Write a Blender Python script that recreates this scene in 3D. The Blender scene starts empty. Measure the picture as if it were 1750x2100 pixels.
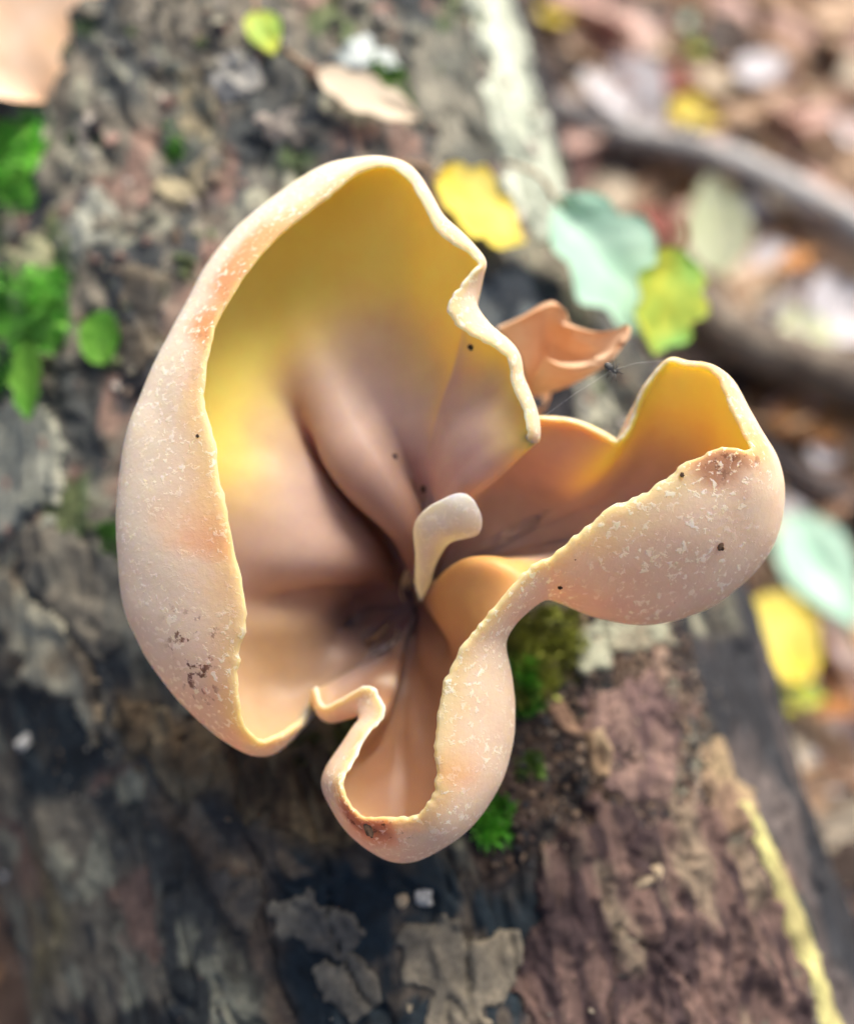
import bpy, bmesh, math, random
import numpy as np
from mathutils import Vector, Matrix
from mathutils.bvhtree import BVHTree

rnd = random.Random(7)
scene = bpy.context.scene
CM = 0.01                                   # all modelling below is in centimetres

# ------------------------------------------------------------------ camera
PITCH = math.radians(65)
FWD = np.array([0, math.cos(PITCH), -math.sin(PITCH)])
UPV = np.array([0, math.sin(PITCH), math.cos(PITCH)])
RGT = np.array([1.0, 0, 0])
CAMP = -FWD * 15.2
FPX = 1050 / math.tan(math.radians(25))     # photograph measured as 1750 x 2100

cam_d = bpy.data.cameras.new('camera')
cam = bpy.data.objects.new('camera', cam_d)
scene.collection.objects.link(cam)
cam_d.sensor_fit = 'VERTICAL'
cam_d.sensor_height = 24
cam_d.lens = 12 / math.tan(math.radians(25))
cam_d.clip_start = 0.005
cam_d.clip_end = 200
cam_d.dof.use_dof = True
cam_d.dof.focus_distance = 12.25 * CM
cam_d.dof.aperture_fstop = 5.2
cam.location = Vector(CAMP) * CM
cam.rotation_euler = (math.radians(90) - PITCH, 0, 0)
scene.camera = cam

# ------------------------------------------------------------------ sky, sun, exposure
SUN_EL, SUN_AZ = math.radians(44), math.radians(28)     # from behind the fungus, to the right
world = bpy.data.worlds.new('World')
scene.world = world
world.use_nodes = True
wn = world.node_tree
sky = wn.nodes.new('ShaderNodeTexSky')
sky.sky_type = 'NISHITA'
sky.sun_disc = False
sky.sun_elevation = SUN_EL
sky.sun_rotation = SUN_AZ
sky.dust_density = 6.0
sky.air_density = 0.8
sky.ozone_density = 0.4
wn.links.new(sky.outputs[0], wn.nodes['Background'].inputs[0])
wn.nodes['Background'].inputs[1].default_value = 0.075
sd = bpy.data.lights.new('sun', 'SUN')
sd.energy = 1.5
sd.angle = math.radians(35)
sd.color = (1.0, 0.95, 0.87)
sun = bpy.data.objects.new('sun', sd)
scene.collection.objects.link(sun)
sdir = Vector((math.sin(SUN_AZ) * math.cos(SUN_EL), math.cos(SUN_AZ) * math.cos(SUN_EL), math.sin(SUN_EL)))
sun.rotation_euler = sdir.to_track_quat('Z', 'Y').to_euler()
sun.location = sdir * 2
vs = scene.view_settings
vs.view_transform = 'Standard'
vs.look = 'None'
vs.exposure = 1.5
vs.gamma = 1
vs.use_curve_mapping = False
scene.cycles.use_denoising = True
scene.cycles.use_adaptive_sampling = True
scene.cycles.adaptive_threshold = 0.03
scene.cycles.max_bounces = 8
scene.cycles.diffuse_bounces = 4
scene.cycles.transmission_bounces = 6

# ------------------------------------------------------------------ helpers
def U(x, y, d):
    return CAMP + d * (FWD + (x - 875) / FPX * RGT + (1050 - y) / FPX * UPV)

def ray(x, y):
    v = FWD + (x - 875) / FPX * RGT + (1050 - y) / FPX * UPV
    return v

def _hash(ix, iy, iz, seed):
    h = (ix.astype(np.int64) * 374761393 + iy.astype(np.int64) * 668265263 + iz.astype(np.int64) * 2147483647 + seed * 1274126177) & 0xffffffff
    h = ((h ^ (h >> 13)) * 1274126177) & 0xffffffff
    h = ((h ^ (h >> 16)) * 2246822519) & 0xffffffff
    return ((h ^ (h >> 15)) & 0xffff) / 65535.0

def noise(p, seed=0):
    """value noise, p (N,3) or (N,2) -> -1..1"""
    p = np.asarray(p, float)
    if p.shape[-1] == 2:
        p = np.concatenate([p, np.zeros(p.shape[:-1] + (1,))], -1)
    i = np.floor(p).astype(np.int64)
    f = p - i
    u = f * f * f * (f * (f * 6 - 15) + 10)
    r = 0
    for dx in (0, 1):
        wx = u[..., 0] if dx else 1 - u[..., 0]
        for dy in (0, 1):
            wy = u[..., 1] if dy else 1 - u[..., 1]
            for dz in (0, 1):
                wz = u[..., 2] if dz else 1 - u[..., 2]
                r = r + wx * wy * wz * _hash(i[..., 0] + dx, i[..., 1] + dy, i[..., 2] + dz, seed)
    return r * 2 - 1

def fbm(p, octv=4, seed=0, gain=0.5):
    p = np.asarray(p, float)
    a, r, t = 1.0, 0, 0
    for k in range(octv):
        r = r + a * noise(p * (2.03 ** k) + 17.3 * k, seed + k)
        t += a
        a *= gain
    return r / t

def sstep(a, b, x):
    t = np.clip((x - a) / (b - a), 0, 1)
    return t * t * (3 - 2 * t)

def mix(a, b, t):
    t = np.asarray(t)[..., None]
    return np.asarray(a) * (1 - t) + np.asarray(b) * t

def link(o, parent=None):
    scene.collection.objects.link(o)
    if parent is not None:
        o.parent = parent
        o.matrix_parent_inverse = Matrix.Translation(-parent.location)
    return o

def tag(o, label=None, cat=None, group=None, kind=None):
    for k, v in (('label', label), ('category', cat), ('group', group), ('kind', kind)):
        if v:
            o[k] = v
    return o

def empty(name, loc):
    o = bpy.data.objects.new(name, None)
    o.empty_display_size = 0.01
    o.location = Vector(loc) * CM
    scene.collection.objects.link(o)
    return o

def mesh_obj(name, verts, faces, mat, parent=None, cols=None, attrs=None, smooth=True, origin=None):
    """verts in cm (world); origin in cm"""
    v = np.asarray(verts, float)
    o0 = np.asarray(origin, float) if origin is not None else np.zeros(3)
    me = bpy.data.meshes.new(name)
    me.from_pydata(((v - o0) * CM).tolist(), [], [tuple(map(int, f)) for f in faces])
    if cols is not None:
        a = me.attributes.new('Col', 'FLOAT_COLOR', 'POINT')
        c = np.ones((len(v), 4))
        c[:, :3] = np.clip(cols, 0, 1)
        a.data.foreach_set('color', c.astype(np.float32).ravel())
    for k, arr in (attrs or {}).items():
        a = me.attributes.new(k, 'FLOAT', 'POINT')
        a.data.foreach_set('value', np.asarray(arr, np.float32).ravel())
    if smooth:
        me.polygons.foreach_set('use_smooth', [True] * len(me.polygons))
    me.materials.append(mat)
    me.update()
    o = bpy.data.objects.new(name, me)
    o.location = Vector(o0) * CM
    return link(o, parent)

def grid_faces(n, m, wrap_n=False, flip=False, off=0):
    f = []
    for i in range(n if wrap_n else n - 1):
        i2 = (i + 1) % n
        for j in range(m - 1):
            q = (off + i * m + j, off + i2 * m + j, off + i2 * m + j + 1, off + i * m + j + 1)
            f.append(q[::-1] if flip else q)
    return f

def catmull(P, sub):
    P = np.asarray(P, float)
    Q = np.concatenate([[2 * P[0] - P[1]], P, [2 * P[-1] - P[-2]]])
    out = []
    for i in range(len(P) - 1):
        a, b, c, d = Q[i:i + 4]
        for t in np.arange(sub) / sub:
            out.append(0.5 * (2 * b + (c - a) * t + (2 * a - 5 * b + 4 * c - d) * t * t + (3 * b - a - 3 * c + d) * t ** 3))
    out.append(P[-1])
    return np.array(out)

def resample(P, n):
    L = np.concatenate([[0], np.cumsum(np.linalg.norm(np.diff(P, axis=0), axis=1))])
    s = np.linspace(0, L[-1], n)
    return np.stack([np.interp(s, L, P[:, k]) for k in range(P.shape[1])], 1)

# ------------------------------------------------------------------ materials
def new_mat(name):
    m = bpy.data.materials.new(name)
    m.use_nodes = True
    nt = m.node_tree
    return m, nt, nt.nodes['Principled BSDF']

def N(nt, typ, **kw):
    n = nt.nodes.new(typ)
    for k, v in kw.items():
        if k in n.inputs:
            n.inputs[k].default_value = v
        else:
            setattr(n, k, v)
    return n

def noise_node(nt, scale_cm, detail=5, rough=0.55, stretch=None):
    """scale in features per cm, object space"""
    tc = nt.nodes.new('ShaderNodeTexCoord')
    mp = nt.nodes.new('ShaderNodeMapping')
    k = scale_cm / CM
    st = stretch or (1, 1, 1)
    mp.inputs['Scale'].default_value = (k * st[0], k * st[1], k * st[2])
    nt.links.new(tc.outputs['Object'], mp.inputs['Vector'])
    n = N(nt, 'ShaderNodeTexNoise', Scale=1.0, Detail=detail, Roughness=rough)
    nt.links.new(mp.outputs[0], n.inputs['Vector'])
    return n

def mixc(nt, fac, a, b, mode='MIX'):
    n = nt.nodes.new('ShaderNodeMix')
    n.data_type = 'RGBA'
    n.blend_type = mode
    for sock, val in ((n.inputs[0], fac), (n.inputs[6], a), (n.inputs[7], b)):
        if isinstance(val, bpy.types.NodeSocket):
            nt.links.new(val, sock)
        elif isinstance(val, (int, float)):
            sock.default_value = val
        else:
            sock.default_value = tuple(val) + (1,)
    return n.outputs[2]

def ramp(nt, fac, stops):
    r = nt.nodes.new('ShaderNodeValToRGB')
    e = r.color_ramp.elements
    e[0].position, e[0].color = stops[0][0], tuple(stops[0][1]) + (1,)
    e[1].position, e[1].color = stops[-1][0], tuple(stops[-1][1]) + (1,)
    for p, c in stops[1:-1]:
        k = e.new(p)
        k.color = tuple(c) + (1,)
    nt.links.new(fac, r.inputs[0])
    return r.outputs[0]

def bump(nt, b, height, dist_cm, strength=1.0):
    n = N(nt, 'ShaderNodeBump', Strength=strength, Distance=dist_cm * CM)
    nt.links.new(height, n.inputs['Height'])
    nt.links.new(n.outputs[0], b.inputs['Normal'])

def attr(nt, name):
    n = nt.nodes.new('ShaderNodeAttribute')
    n.attribute_name = name
    return n

def math_node(nt, op, a, b):
    n = nt.nodes.new('ShaderNodeMath')
    n.operation = op
    for s, v in ((n.inputs[0], a), (n.inputs[1], b)):
        if isinstance(v, bpy.types.NodeSocket):
            nt.links.new(v, s)
        else:
            s.default_value = v
    return n.outputs[0]

def mat_fungus():
    m, nt, b = new_mat('fungus_flesh')
    col = attr(nt, 'Col').outputs['Color']
    outer = attr(nt, 'outer').outputs['Fac']
    # fine mottling
    n1 = noise_node(nt, 3.0, 4)
    c = mixc(nt, 0.10, col, ramp(nt, n1.outputs[0], [(0.3, (0.35, 0.25, 0.16)), (0.7, (0.95, 0.85, 0.72))]), 'OVERLAY')
    # pale scurfy flecks on the outside
    n2 = noise_node(nt, 11.5, 3.0, 0.6, (1, 1, 1))
    n2.inputs['Distortion'].default_value = 0.35
    n3 = noise_node(nt, 1.1, 3, 0.6)
    f = ramp(nt, n2.outputs[0], [(0.555, (0, 0, 0)), (0.625, (1, 1, 1))])
    g = ramp(nt, n3.outputs[0], [(0.38, (0, 0, 0)), (0.56, (1, 1, 1))])
    fac = math_node(nt, 'MULTIPLY', math_node(nt, 'MULTIPLY', f, g), outer)
    fac2 = math_node(nt, 'MULTIPLY', fac, 0.72)
    c = mixc(nt, fac2, c, (0.95, 0.84, 0.69))
    # tiny soil specks on the outside
    n4 = noise_node(nt, 14.0, 1, 0.5)
    n5 = noise_node(nt, 1.3, 2, 0.5)
    sp = math_node(nt, 'MULTIPLY', ramp(nt, n4.outputs[0], [(0.80, (0, 0, 0)), (0.83, (1, 1, 1))]),
                   ramp(nt, n5.outputs[0], [(0.52, (0, 0, 0)), (0.6, (1, 1, 1))]))
    sp = math_node(nt, 'MULTIPLY', math_node(nt, 'MULTIPLY', sp, outer), 0.8)
    c = mixc(nt, sp, c, (0.10, 0.05, 0.025))
    # brown speckled bruises
    st = attr(nt, 'speck').outputs['Fac']
    n6 = noise_node(nt, 7.0, 4, 0.65)
    s6 = math_node(nt, 'MULTIPLY', ramp(nt, n6.outputs[0], [(0.56, (0, 0, 0)), (0.62, (1, 1, 1))]), st)
    c = mixc(nt, s6, c, (0.13, 0.05, 0.022))
    nt.links.new(c, b.inputs['Base Color'])
    b.inputs['Subsurface Weight'].default_value = 0.9
    b.inputs['Subsurface Radius'].default_value = (1.0, 0.72, 0.24)
    b.inputs['Subsurface Scale'].default_value = 0.34 * CM
    rr = nt.nodes.new('ShaderNodeMapRange')
    nt.links.new(outer, rr.inputs[0])
    rr.inputs[3].default_value = 0.46
    rr.inputs[4].default_value = 0.72
    nt.links.new(rr.outputs[0], b.inputs['Roughness'])
    b.inputs['Specular IOR Level'].default_value = 0.28
    nb = noise_node(nt, 16.0, 4, 0.6)
    hb = math_node(nt, 'ADD', math_node(nt, 'MULTIPLY', fac, 1.2), math_node(nt, 'MULTIPLY', math_node(nt, 'MULTIPLY', nb.outputs[0], outer), 0.9))
    bump(nt, b, hb, 0.02, 0.45)
    return m

def mat_vcol(name, rough=0.85, nscale=6.0, bdist=0.03, var=0.45, spec=0.25, stretch=None, sheen=0):
    m, nt, b = new_mat(name)
    col = attr(nt, 'Col').outputs['Color']
    n1 = noise_node(nt, nscale, 7, 0.65, stretch)
    v = ramp(nt, n1.outputs[0], [(0.25, (0.12, 0.12, 0.12)), (0.5, (0.5, 0.5, 0.5)), (0.75, (0.92, 0.9, 0.86))])
    c = mixc(nt, var, col, v, 'OVERLAY')
    n2 = noise_node(nt, nscale * 3.1, 5, 0.6)
    c = mixc(nt, var * 0.6, c, ramp(nt, n2.outputs[0], [(0.3, (0.2, 0.2, 0.2)), (0.7, (0.8, 0.8, 0.8))]), 'OVERLAY')
    nt.links.new(c, b.inputs['Base Color'])
    b.inputs['Roughness'].default_value = rough
    b.inputs['Specular IOR Level'].default_value = spec
    h = math_node(nt, 'ADD', n1.outputs[0], math_node(nt, 'MULTIPLY', n2.outputs[0], 0.4))
    bump(nt, b, h, bdist, 0.8)
    return m

def mat_plain(name, c1, c2, rough=0.7, nscale=2.0, trans=0.0, spec=0.3, bdist=0.01):
    m, nt, b = new_mat(name)
    n1 = noise_node(nt, nscale, 5, 0.6)
    c = ramp(nt, n1.outputs[0], [(0.35, c1), (0.65, c2)])
    nt.links.new(c, b.inputs['Base Color'])
    b.inputs['Roughness'].default_value = rough
    b.inputs['Specular IOR Level'].default_value = spec
    bump(nt, b, n1.outputs[0], bdist, 0.6)
    if trans:
        tr = nt.nodes.new('ShaderNodeBsdfTranslucent')
        nt.links.new(c, tr.inputs[0])
        mx = nt.nodes.new('ShaderNodeMixShader')
        mx.inputs[0].default_value = trans
        nt.links.new(b.outputs[0], mx.inputs[1])
        nt.links.new(tr.outputs[0], mx.inputs[2])
        nt.links.new(mx.outputs[0], nt.nodes['Material Output'].inputs[0])
    return m

M_FUNGUS = mat_fungus()
M_BARK = mat_vcol('weathered_bark', 0.72, 3.0, 0.03, 0.8, 0.22)
M_PLATE = mat_vcol('bark_flake', 0.85, 5.0, 0.03, 0.6, 0.2)
M_WOOD = mat_vcol('rotten_wood', 0.8, 4.0, 0.06, 0.8, 0.25, (1.5, .4, 1.2))
M_MOSS = mat_vcol('moss_green', 0.6, 5.0, 0.005, 0.2, 0.3)
M_CRUMB = mat_plain('dark_soil', (0.035, 0.02, 0.012), (0.09, 0.05, 0.03), 0.9, 20)

# ------------------------------------------------------------------ ground
GZ = -15.5
def ground_z(x, y):
    p = np.stack([np.asarray(x, float), np.asarray(y, float)], -1)
    return GZ + 1.1 * fbm(p * 0.09, 3, 41) + 0.25 * fbm(p * 0.6, 3, 45)

u = np.linspace(-1, 1, 181)
gx = np.sinh(u * 6.2) / np.sinh(6.2) * 6000
gX, gY = np.meshgrid(gx + 15, gx + 20, indexing='ij')
gv = np.stack([gX, gY, ground_z(gX, gY)], -1).reshape(-1, 3)
gp = gv[:, :2]
gc = mix((0.10, 0.065, 0.045), (0.20, 0.13, 0.09), sstep(-.4, .5, fbm(gp * 0.4, 4, 51)))
ground = mesh_obj('ground', gv, grid_faces(181, 181), mat_vcol('forest_soil', 0.95, 1.2, 0.15, 0.7, 0.15), cols=gc)
tag(ground, kind='structure')

# ------------------------------------------------------------------ the log
YAW, TILT = math.radians(13), math.radians(8)
LD = np.array([-math.sin(YAW) * math.cos(TILT), math.cos(YAW) * math.cos(TILT), math.sin(TILT)])
LX = np.array([math.cos(YAW), math.sin(YAW), 0.0])
LN = np.cross(LX, LD)
LR0 = 7.6
LP0 = U(760, 1250, 15.42) - LN * LR0

def log_R(s, a):
    """radius in cm for axis position s and arc angle a"""
    p = np.stack([s * 0.16, np.sin(a) * 1.2, np.cos(a) * 1.2], -1)
    base = LR0 + 0.35 * fbm(p, 3, 3)
    sh = sstep(0, 9, s) * 0.75 * sstep(0.2, 1.0, a)
    return base - sh

BASEQ = None
def log_detail(s, arc):
    p = np.stack([s, arc], -1)
    pw = p + 0.35 * np.stack([fbm(p * 0.7, 3, 21), fbm(p * 0.7, 3, 22)], -1)
    d = 0.18 * fbm(pw * np.array([0.35, 0.8]), 4, 11)
    d = d + 0.07 * fbm(pw * np.array([1.2, 2.6]), 4, 13)
    # flaking layers of bark: terraces with steep edges
    t = fbm(pw * np.array([0.45, 0.75]), 4, 15)
    d = d + 0.09 * (sstep(-0.05, 0.0, t) + sstep(0.22, 0.26, t) - sstep(-0.4, -0.36, -t) * 0)
    crack = np.abs(fbm(pw * np.array([0.30, 1.1]), 3, 17))
    d = d - 0.12 * (1 - sstep(0.0, 0.06, crack))
    if BASEQ is not None:
        d = d - 0.45 * np.exp(-((p - BASEQ) ** 2).sum(-1) / (2 * 1.3 ** 2))
    return d

def log_P(s, arc, h=0.0, detail=True):
    a = arc / LR0
    r = log_R(s, a) + h
    if detail:
        r = r + log_detail(s, arc) - 0.2
    return LP0 + s[..., None] * LD + (np.sin(a) * r)[..., None] * LX + (np.cos(a) * r)[..., None] * LN

# coarse copy of the log to turn pixels into places on it
_s = np.linspace(-30, 60, 181)
_a = np.linspace(-2.2, 2.2, 121) * LR0
_S, _A = np.meshgrid(_s, _a, indexing='ij')
_bvh = BVHTree.FromPolygons([Vector(v) for v in log_P(_S, _A, 0, False).reshape(-1, 3)], grid_faces(181, 121))

def on_log(x, y):
    """pixel -> (s, arc) on the log"""
    hit = _bvh.ray_cast(Vector(CAMP), Vector(ray(x, y)).normalized())
    if hit[0] is None:
        return None
    p = np.array(hit[0]) - LP0
    return np.array([p @ LD, math.atan2(p @ LX, p @ LN) * LR0])

def poly_sd(P, poly):
    """signed distance (positive inside), P (...,2)"""
    poly = np.asarray(poly)
    q = np.roll(poly, -1, 0)
    d = np.full(P.shape[:-1], 1e9)
    ins = np.zeros(P.shape[:-1], bool)
    for a, b in zip(poly, q):
        e = b - a
        w = P - a
        t = np.clip((w @ e) / (e @ e + 1e-12), 0, 1)
        d = np.minimum(d, np.linalg.norm(w - t[..., None] * e, axis=-1))
        c = ((a[1] > P[..., 1]) != (b[1] > P[..., 1])) & (P[..., 0] < (b[0] - a[0]) * (P[..., 1] - a[1]) / (b[1] - a[1] + 1e-12) + a[0])
        ins ^= c
    return np.where(ins, d, -d)

def poly_log(px):
    return np.array([q for q in (on_log(x, y) for x, y in px) if q is not None])

BASEQ = on_log(790, 1270)
log_root = empty('fallen_log', log_P(np.array(0.0), np.array(0.0)) - LN * 2 * LR0)
tag(log_root, 'rotting log with flaking dark bark and moss under the large cup fungus', 'log')

# zones of the log coloured apart, hole shade included (outlines on the log surface)
Z = {k: poly_log(v) for k, v in dict(
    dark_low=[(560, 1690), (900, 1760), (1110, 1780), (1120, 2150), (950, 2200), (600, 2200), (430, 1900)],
    brown_left=[(-100, 1650), (300, 1660), (560, 1760), (520, 1950), (560, 2200), (-100, 2200)],
    olive_left=[(-150, 1700), (70, 1740), (120, 1900), (60, 2200), (-150, 2200)],
    tan_mid=[(250, 1430), (420, 1480), (620, 1480), (820, 1450), (900, 1560), (820, 1760), (560, 1690), (330, 1600)],
    by_base=[(900, 1250), (1300, 1250), (1360, 1500), (1230, 1720), (1000, 1800), (860, 1600)],
    pale_side=[(945, -60), (1040, -60), (1070, 60), (1130, 250), (1165, 400), (1185, 500), (1120, 480), (1060, 380), (1020, 250), (1005, 130)],
    hole_shade=[(940, 540), (1080, 520), (1150, 580), (1160, 660), (1060, 690), (950, 660)],
    dark_right=[(1080, 740), (1190, 700), (1240, 780), (1200, 870), (1080, 870)],
    blue_left=[(-60, 1380), (180, 1440), (240, 1600), (60, 1640), (-60, 1600)],
).items()}

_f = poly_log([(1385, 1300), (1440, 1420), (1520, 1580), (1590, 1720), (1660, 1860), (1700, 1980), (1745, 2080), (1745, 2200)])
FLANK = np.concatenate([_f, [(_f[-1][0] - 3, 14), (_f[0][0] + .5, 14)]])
def log_colour(s, arc):
    p = np.stack([s, arc], -1)
    pw = p + 0.5 * np.stack([fbm(p * 0.8, 4, 31), fbm(p * 0.8, 4, 32)], -1)
    n1 = fbm(pw * np.array([0.5, 0.9]), 4, 33)
    n2 = fbm(pw * np.array([1.3, 2.2]), 4, 34)
    n3 = fbm(pw * 0.33, 3, 35)
    c = mix((0.15, 0.135, 0.105), (0.055, 0.06, 0.058), sstep(-.15, .25, n1))
    c = mix(c, (0.27, 0.27, 0.20), sstep(.18, .34, n2) * 0.8)           # grey lichen crust
    c = mix(c, (0.22, 0.13, 0.10), sstep(.12, .32, fbm(pw * 0.9, 4, 36)) * 0.7)
    c = mix(c, (0.06, 0.10, 0.03), sstep(.22, .42, fbm(pw * 0.7, 4, 37)) * 0.8 * sstep(-1, 2, s))
    c = mix(c, (0.020, 0.026, 0.032), sstep(.18, .3, fbm(pw * np.array([0.6, 1.0]), 4, 38)) * 0.9)
    wob = 0.35 * fbm(p * 1.5, 4, 39)
    def z(name, col, w=0.25, k=1.0):
        nonlocal c
        m = sstep(-w, w, poly_sd(p, Z[name]) + wob) * k
        c = mix(c, col if np.ndim(col) > 1 else np.broadcast_to(col, c.shape), m)
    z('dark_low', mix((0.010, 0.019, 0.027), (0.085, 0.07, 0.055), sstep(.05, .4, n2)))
    z('brown_left', mix((0.115, 0.08, 0.054), (0.030, 0.028, 0.026), sstep(-.1, .3, n1)), 0.4)
    z('olive_left', mix((0.20, 0.17, 0.085), (0.07, 0.055, 0.04), sstep(-.1, .4, n2)), 0.5, .8)
    z('tan_mid', mix((0.15, 0.105, 0.055), (0.05, 0.032, 0.02), sstep(-.2, .3, n2)), 0.3)
    z('by_base', mix((0.10, 0.065, 0.045), (0.02, 0.018, 0.018), sstep(-.2, .25, n2)), 0.3)
    z('blue_left', mix((0.016, 0.024, 0.030), (0.05, 0.05, 0.045), sstep(.1, .4, n2)), 0.2)
    z('hole_shade', mix((0.008, 0.014, 0.022), (0.05, 0.06, 0.065), sstep(.15, .45, n2)), 0.15)  # wet bark tone darkened to stand for the shade in a hole
    z('dark_right', mix((0.012, 0.012, 0.016), (0.06, 0.05, 0.05), sstep(.1, .4, n2)), 0.2)
    c = c * (0.8 + .35 * sstep(1, 6, s))[:, None]  # shade of the near end of the log, dimmed into its colour
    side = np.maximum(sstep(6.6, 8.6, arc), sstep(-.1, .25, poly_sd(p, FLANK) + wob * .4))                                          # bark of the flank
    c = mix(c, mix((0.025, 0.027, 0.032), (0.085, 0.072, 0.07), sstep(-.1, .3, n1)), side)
    return c

s_f = np.concatenate([np.linspace(-45, -9, 40)[:-1], np.linspace(-9, 13, 560), np.linspace(13, 70, 90)[1:]])
a_f = np.concatenate([np.linspace(-math.pi, -1.25, 24)[:-1], np.linspace(-1.25, 1.75, 460), np.linspace(1.75, math.pi, 22)[1:-1]]) * LR0
S, A = np.meshgrid(s_f, a_f, indexing='ij')
lv = log_P(S, A)
ns, na = S.shape
lf = []
idx = np.arange(ns * na).reshape(ns, na)
i0 = idx[:-1, :]; i1 = idx[1:, :]
lf = np.stack([i0, np.roll(i0, -1, 1), np.roll(i1, -1, 1), i1], -1).reshape(-1, 4).tolist()
lf.append(list(idx[0, :][::-1])); lf.append(list(idx[-1, :]))
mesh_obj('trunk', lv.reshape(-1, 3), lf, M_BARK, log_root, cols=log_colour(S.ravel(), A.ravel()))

log_bvh = BVHTree.FromPolygons([Vector(v) for v in lv.reshape(-1, 3)], lf[:-2])

def plate(name, px, h, c1, c2, mat=M_PLATE, seed=0, step=0.05, jag=0.34, fibre=0.0, rough=0.05, tilt=0.0, edge=0.05, third=None):
    h = h * .5
    c1 = np.array(c1) * .85; c2 = np.array(c2) * .8
    """a raised flake with an uneven outline lying on the log"""
    poly = poly_log(px)
    lo, hi = poly.min(0) - 0.35, poly.max(0) + 0.35
    ss = np.arange(lo[0], hi[0], step); aa = np.arange(lo[1], hi[1], step)
    SS, AA = np.meshgrid(ss, aa, indexing='ij')
    p = np.stack([SS, AA], -1)
    sdv = poly_sd(p, poly) + jag * fbm(p * 1.6, 4, 60 + seed) + jag * 0.55 * fbm(p * 5, 4, 70 + seed)
    hh = h * sstep(-edge, edge, sdv) + rough * fbm(p * 2.2, 4, 80 + seed) * sstep(0, .15, sdv)
    if fibre:
        q = p + 0.7 * np.stack([fbm(p * 1.3, 4, 90), fbm(p * 1.3, 4, 91)], -1)
        hh = hh + fibre * fbm(q * np.array([0.9, 2.8]), 5, 92 + seed, .62) * sstep(0, .2, sdv)
    hh = np.where(sdv > .1, np.maximum(hh, .02), hh)
    hh = hh - 0.16 * (1 - sstep(-edge * 1.6, -edge * 0.2, sdv)) + tilt * np.clip(sdv, 0, 1)
    base_d = (log_detail(SS, AA) - 0.2)
    v = log_P(SS, AA, hh + base_d, False)
    keep = sdv > -edge * 1.7
    n, m = SS.shape
    ok = keep[:-1, :-1] & keep[1:, :-1] & keep[1:, 1:] & keep[:-1, 1:]
    ii = np.arange(n * m).reshape(n, m)
    fc = np.stack([ii[:-1, :-1], ii[:-1, 1:], ii[1:, 1:], ii[1:, :-1]], -1)[ok]
    used = np.unique(fc)
    mp = -np.ones(n * m, int); mp[used] = np.arange(len(used))
    q2 = p.reshape(-1, 2)[used]
    t = sstep(-.25, .3, fbm(q2 * (np.array([1.5, 4.5]) if fibre else 1.6), 4, 95 + seed))
    cc = mix(c1, c2, t)
    if third is not None:
        cc = mix(cc, third, sstep(.0, .4, fbm(q2 * np.array([.7, 2.0]), 5, 99 + seed)) * .75)
    return mesh_obj(name, v.reshape(-1, 3)[used], mp[fc].tolist(), mat, log_root, cols=cc)

# big flakes of bark and crust
plate('bark_flake', [(-80, 840), (60, 820), (115, 880), (120, 980), (100, 1060), (20, 1085), (-80, 1100)], .22, (.42, .42, .33), (.30, .31, .25), seed=1)
plate('bark_flake', [(-80, 1150), (30, 1160), (90, 1260), (160, 1340), (215, 1390), (190, 1500), (130, 1440), (60, 1390), (-80, 1330)], .22, (.36, .34, .25), (.20, .16, .11), seed=2)
plate('bark_flake', [(20, 1110), (150, 1090), (240, 1180), (250, 1330), (190, 1350), (110, 1250)], .10, (.16, .145, .115), (.09, .09, .08), seed=3)
plate('bark_flake', [(815, 1930), (900, 1900), (950, 1930), (1060, 1925), (1050, 2010), (1000, 2060), (990, 2140), (860, 2160), (870, 2040)], .14, (.22, .19, .14), (.14, .125, .10), seed=4)
plate('bark_flake', [(665, 1990), (720, 1955), (775, 1985), (770, 2050), (700, 2070), (650, 2040)], .12, (.20, .18, .14), (.13, .12, .10), seed=5)
plate('bark_flake', [(545, 1880), (600, 1840), (690, 1850), (740, 1900), (690, 1960), (620, 1950), (570, 1920)], .12, (.17, .155, .125), (.10, .095, .085), seed=6)
plate('bark_flake', [(430, 1800), (490, 1790), (530, 1850), (520, 1940), (450, 1930)], .10, (.12, .10, .075), (.07, .065, .06), seed=7)
plate('bark_flake', [(250, 1440), (330, 1480), (420, 1540), (440, 1600), (330, 1620), (240, 1560)], .14, (.20, .16, .10), (.12, .085, .05), seed=8)
plate('bark_flake', [(470, 1570), (640, 1540), (780, 1640), (740, 1740), (600, 1700), (470, 1650)], .12, (.14, .10, .055), (.055, .036, .022), seed=9, fibre=.06)
# reddish brown rotten wood with its yellow edge
plate('rotten_wood', [(1070, 1960), (1115, 1890), (1095, 1810), (1180, 1720), (1260, 1650), (1340, 1600), (1450, 1640), (1535, 1710), (1590, 1810), (1640, 1950), (1680, 2150), (1110, 2160)],
      .14, (.15, .095, .08), (.045, .028, .03), M_WOOD, 11, fibre=.26, rough=.16, jag=.5, third=(.21, .165, .115))
plate('yellow_crust', [(1515, 1640), (1545, 1650), (1600, 1760), (1650, 1880), (1690, 2000), (1740, 2160), (1690, 2160), (1655, 2010), (1615, 1890), (1570, 1790)],
      .24, (.55, .52, .22), (.40, .36, .16), M_PLATE, 12, jag=.06)
plate('tan_crust', [(1420, 1600), (1450, 1530), (1500, 1520), (1540, 1600), (1545, 1690), (1470, 1690)], .25, (.36, .27, .16), (.24, .16, .11), M_WOOD, 13, rough=.12)
plate('rotten_wood', [(1200, 1480), (1230, 1400), (1330, 1380), (1385, 1440), (1390, 1560), (1370, 1640), (1290, 1620), (1230, 1560)], .13, (.26, .17, .14), (.15, .095, .09), M_WOOD, 14, fibre=.06, rough=.1)
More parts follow.
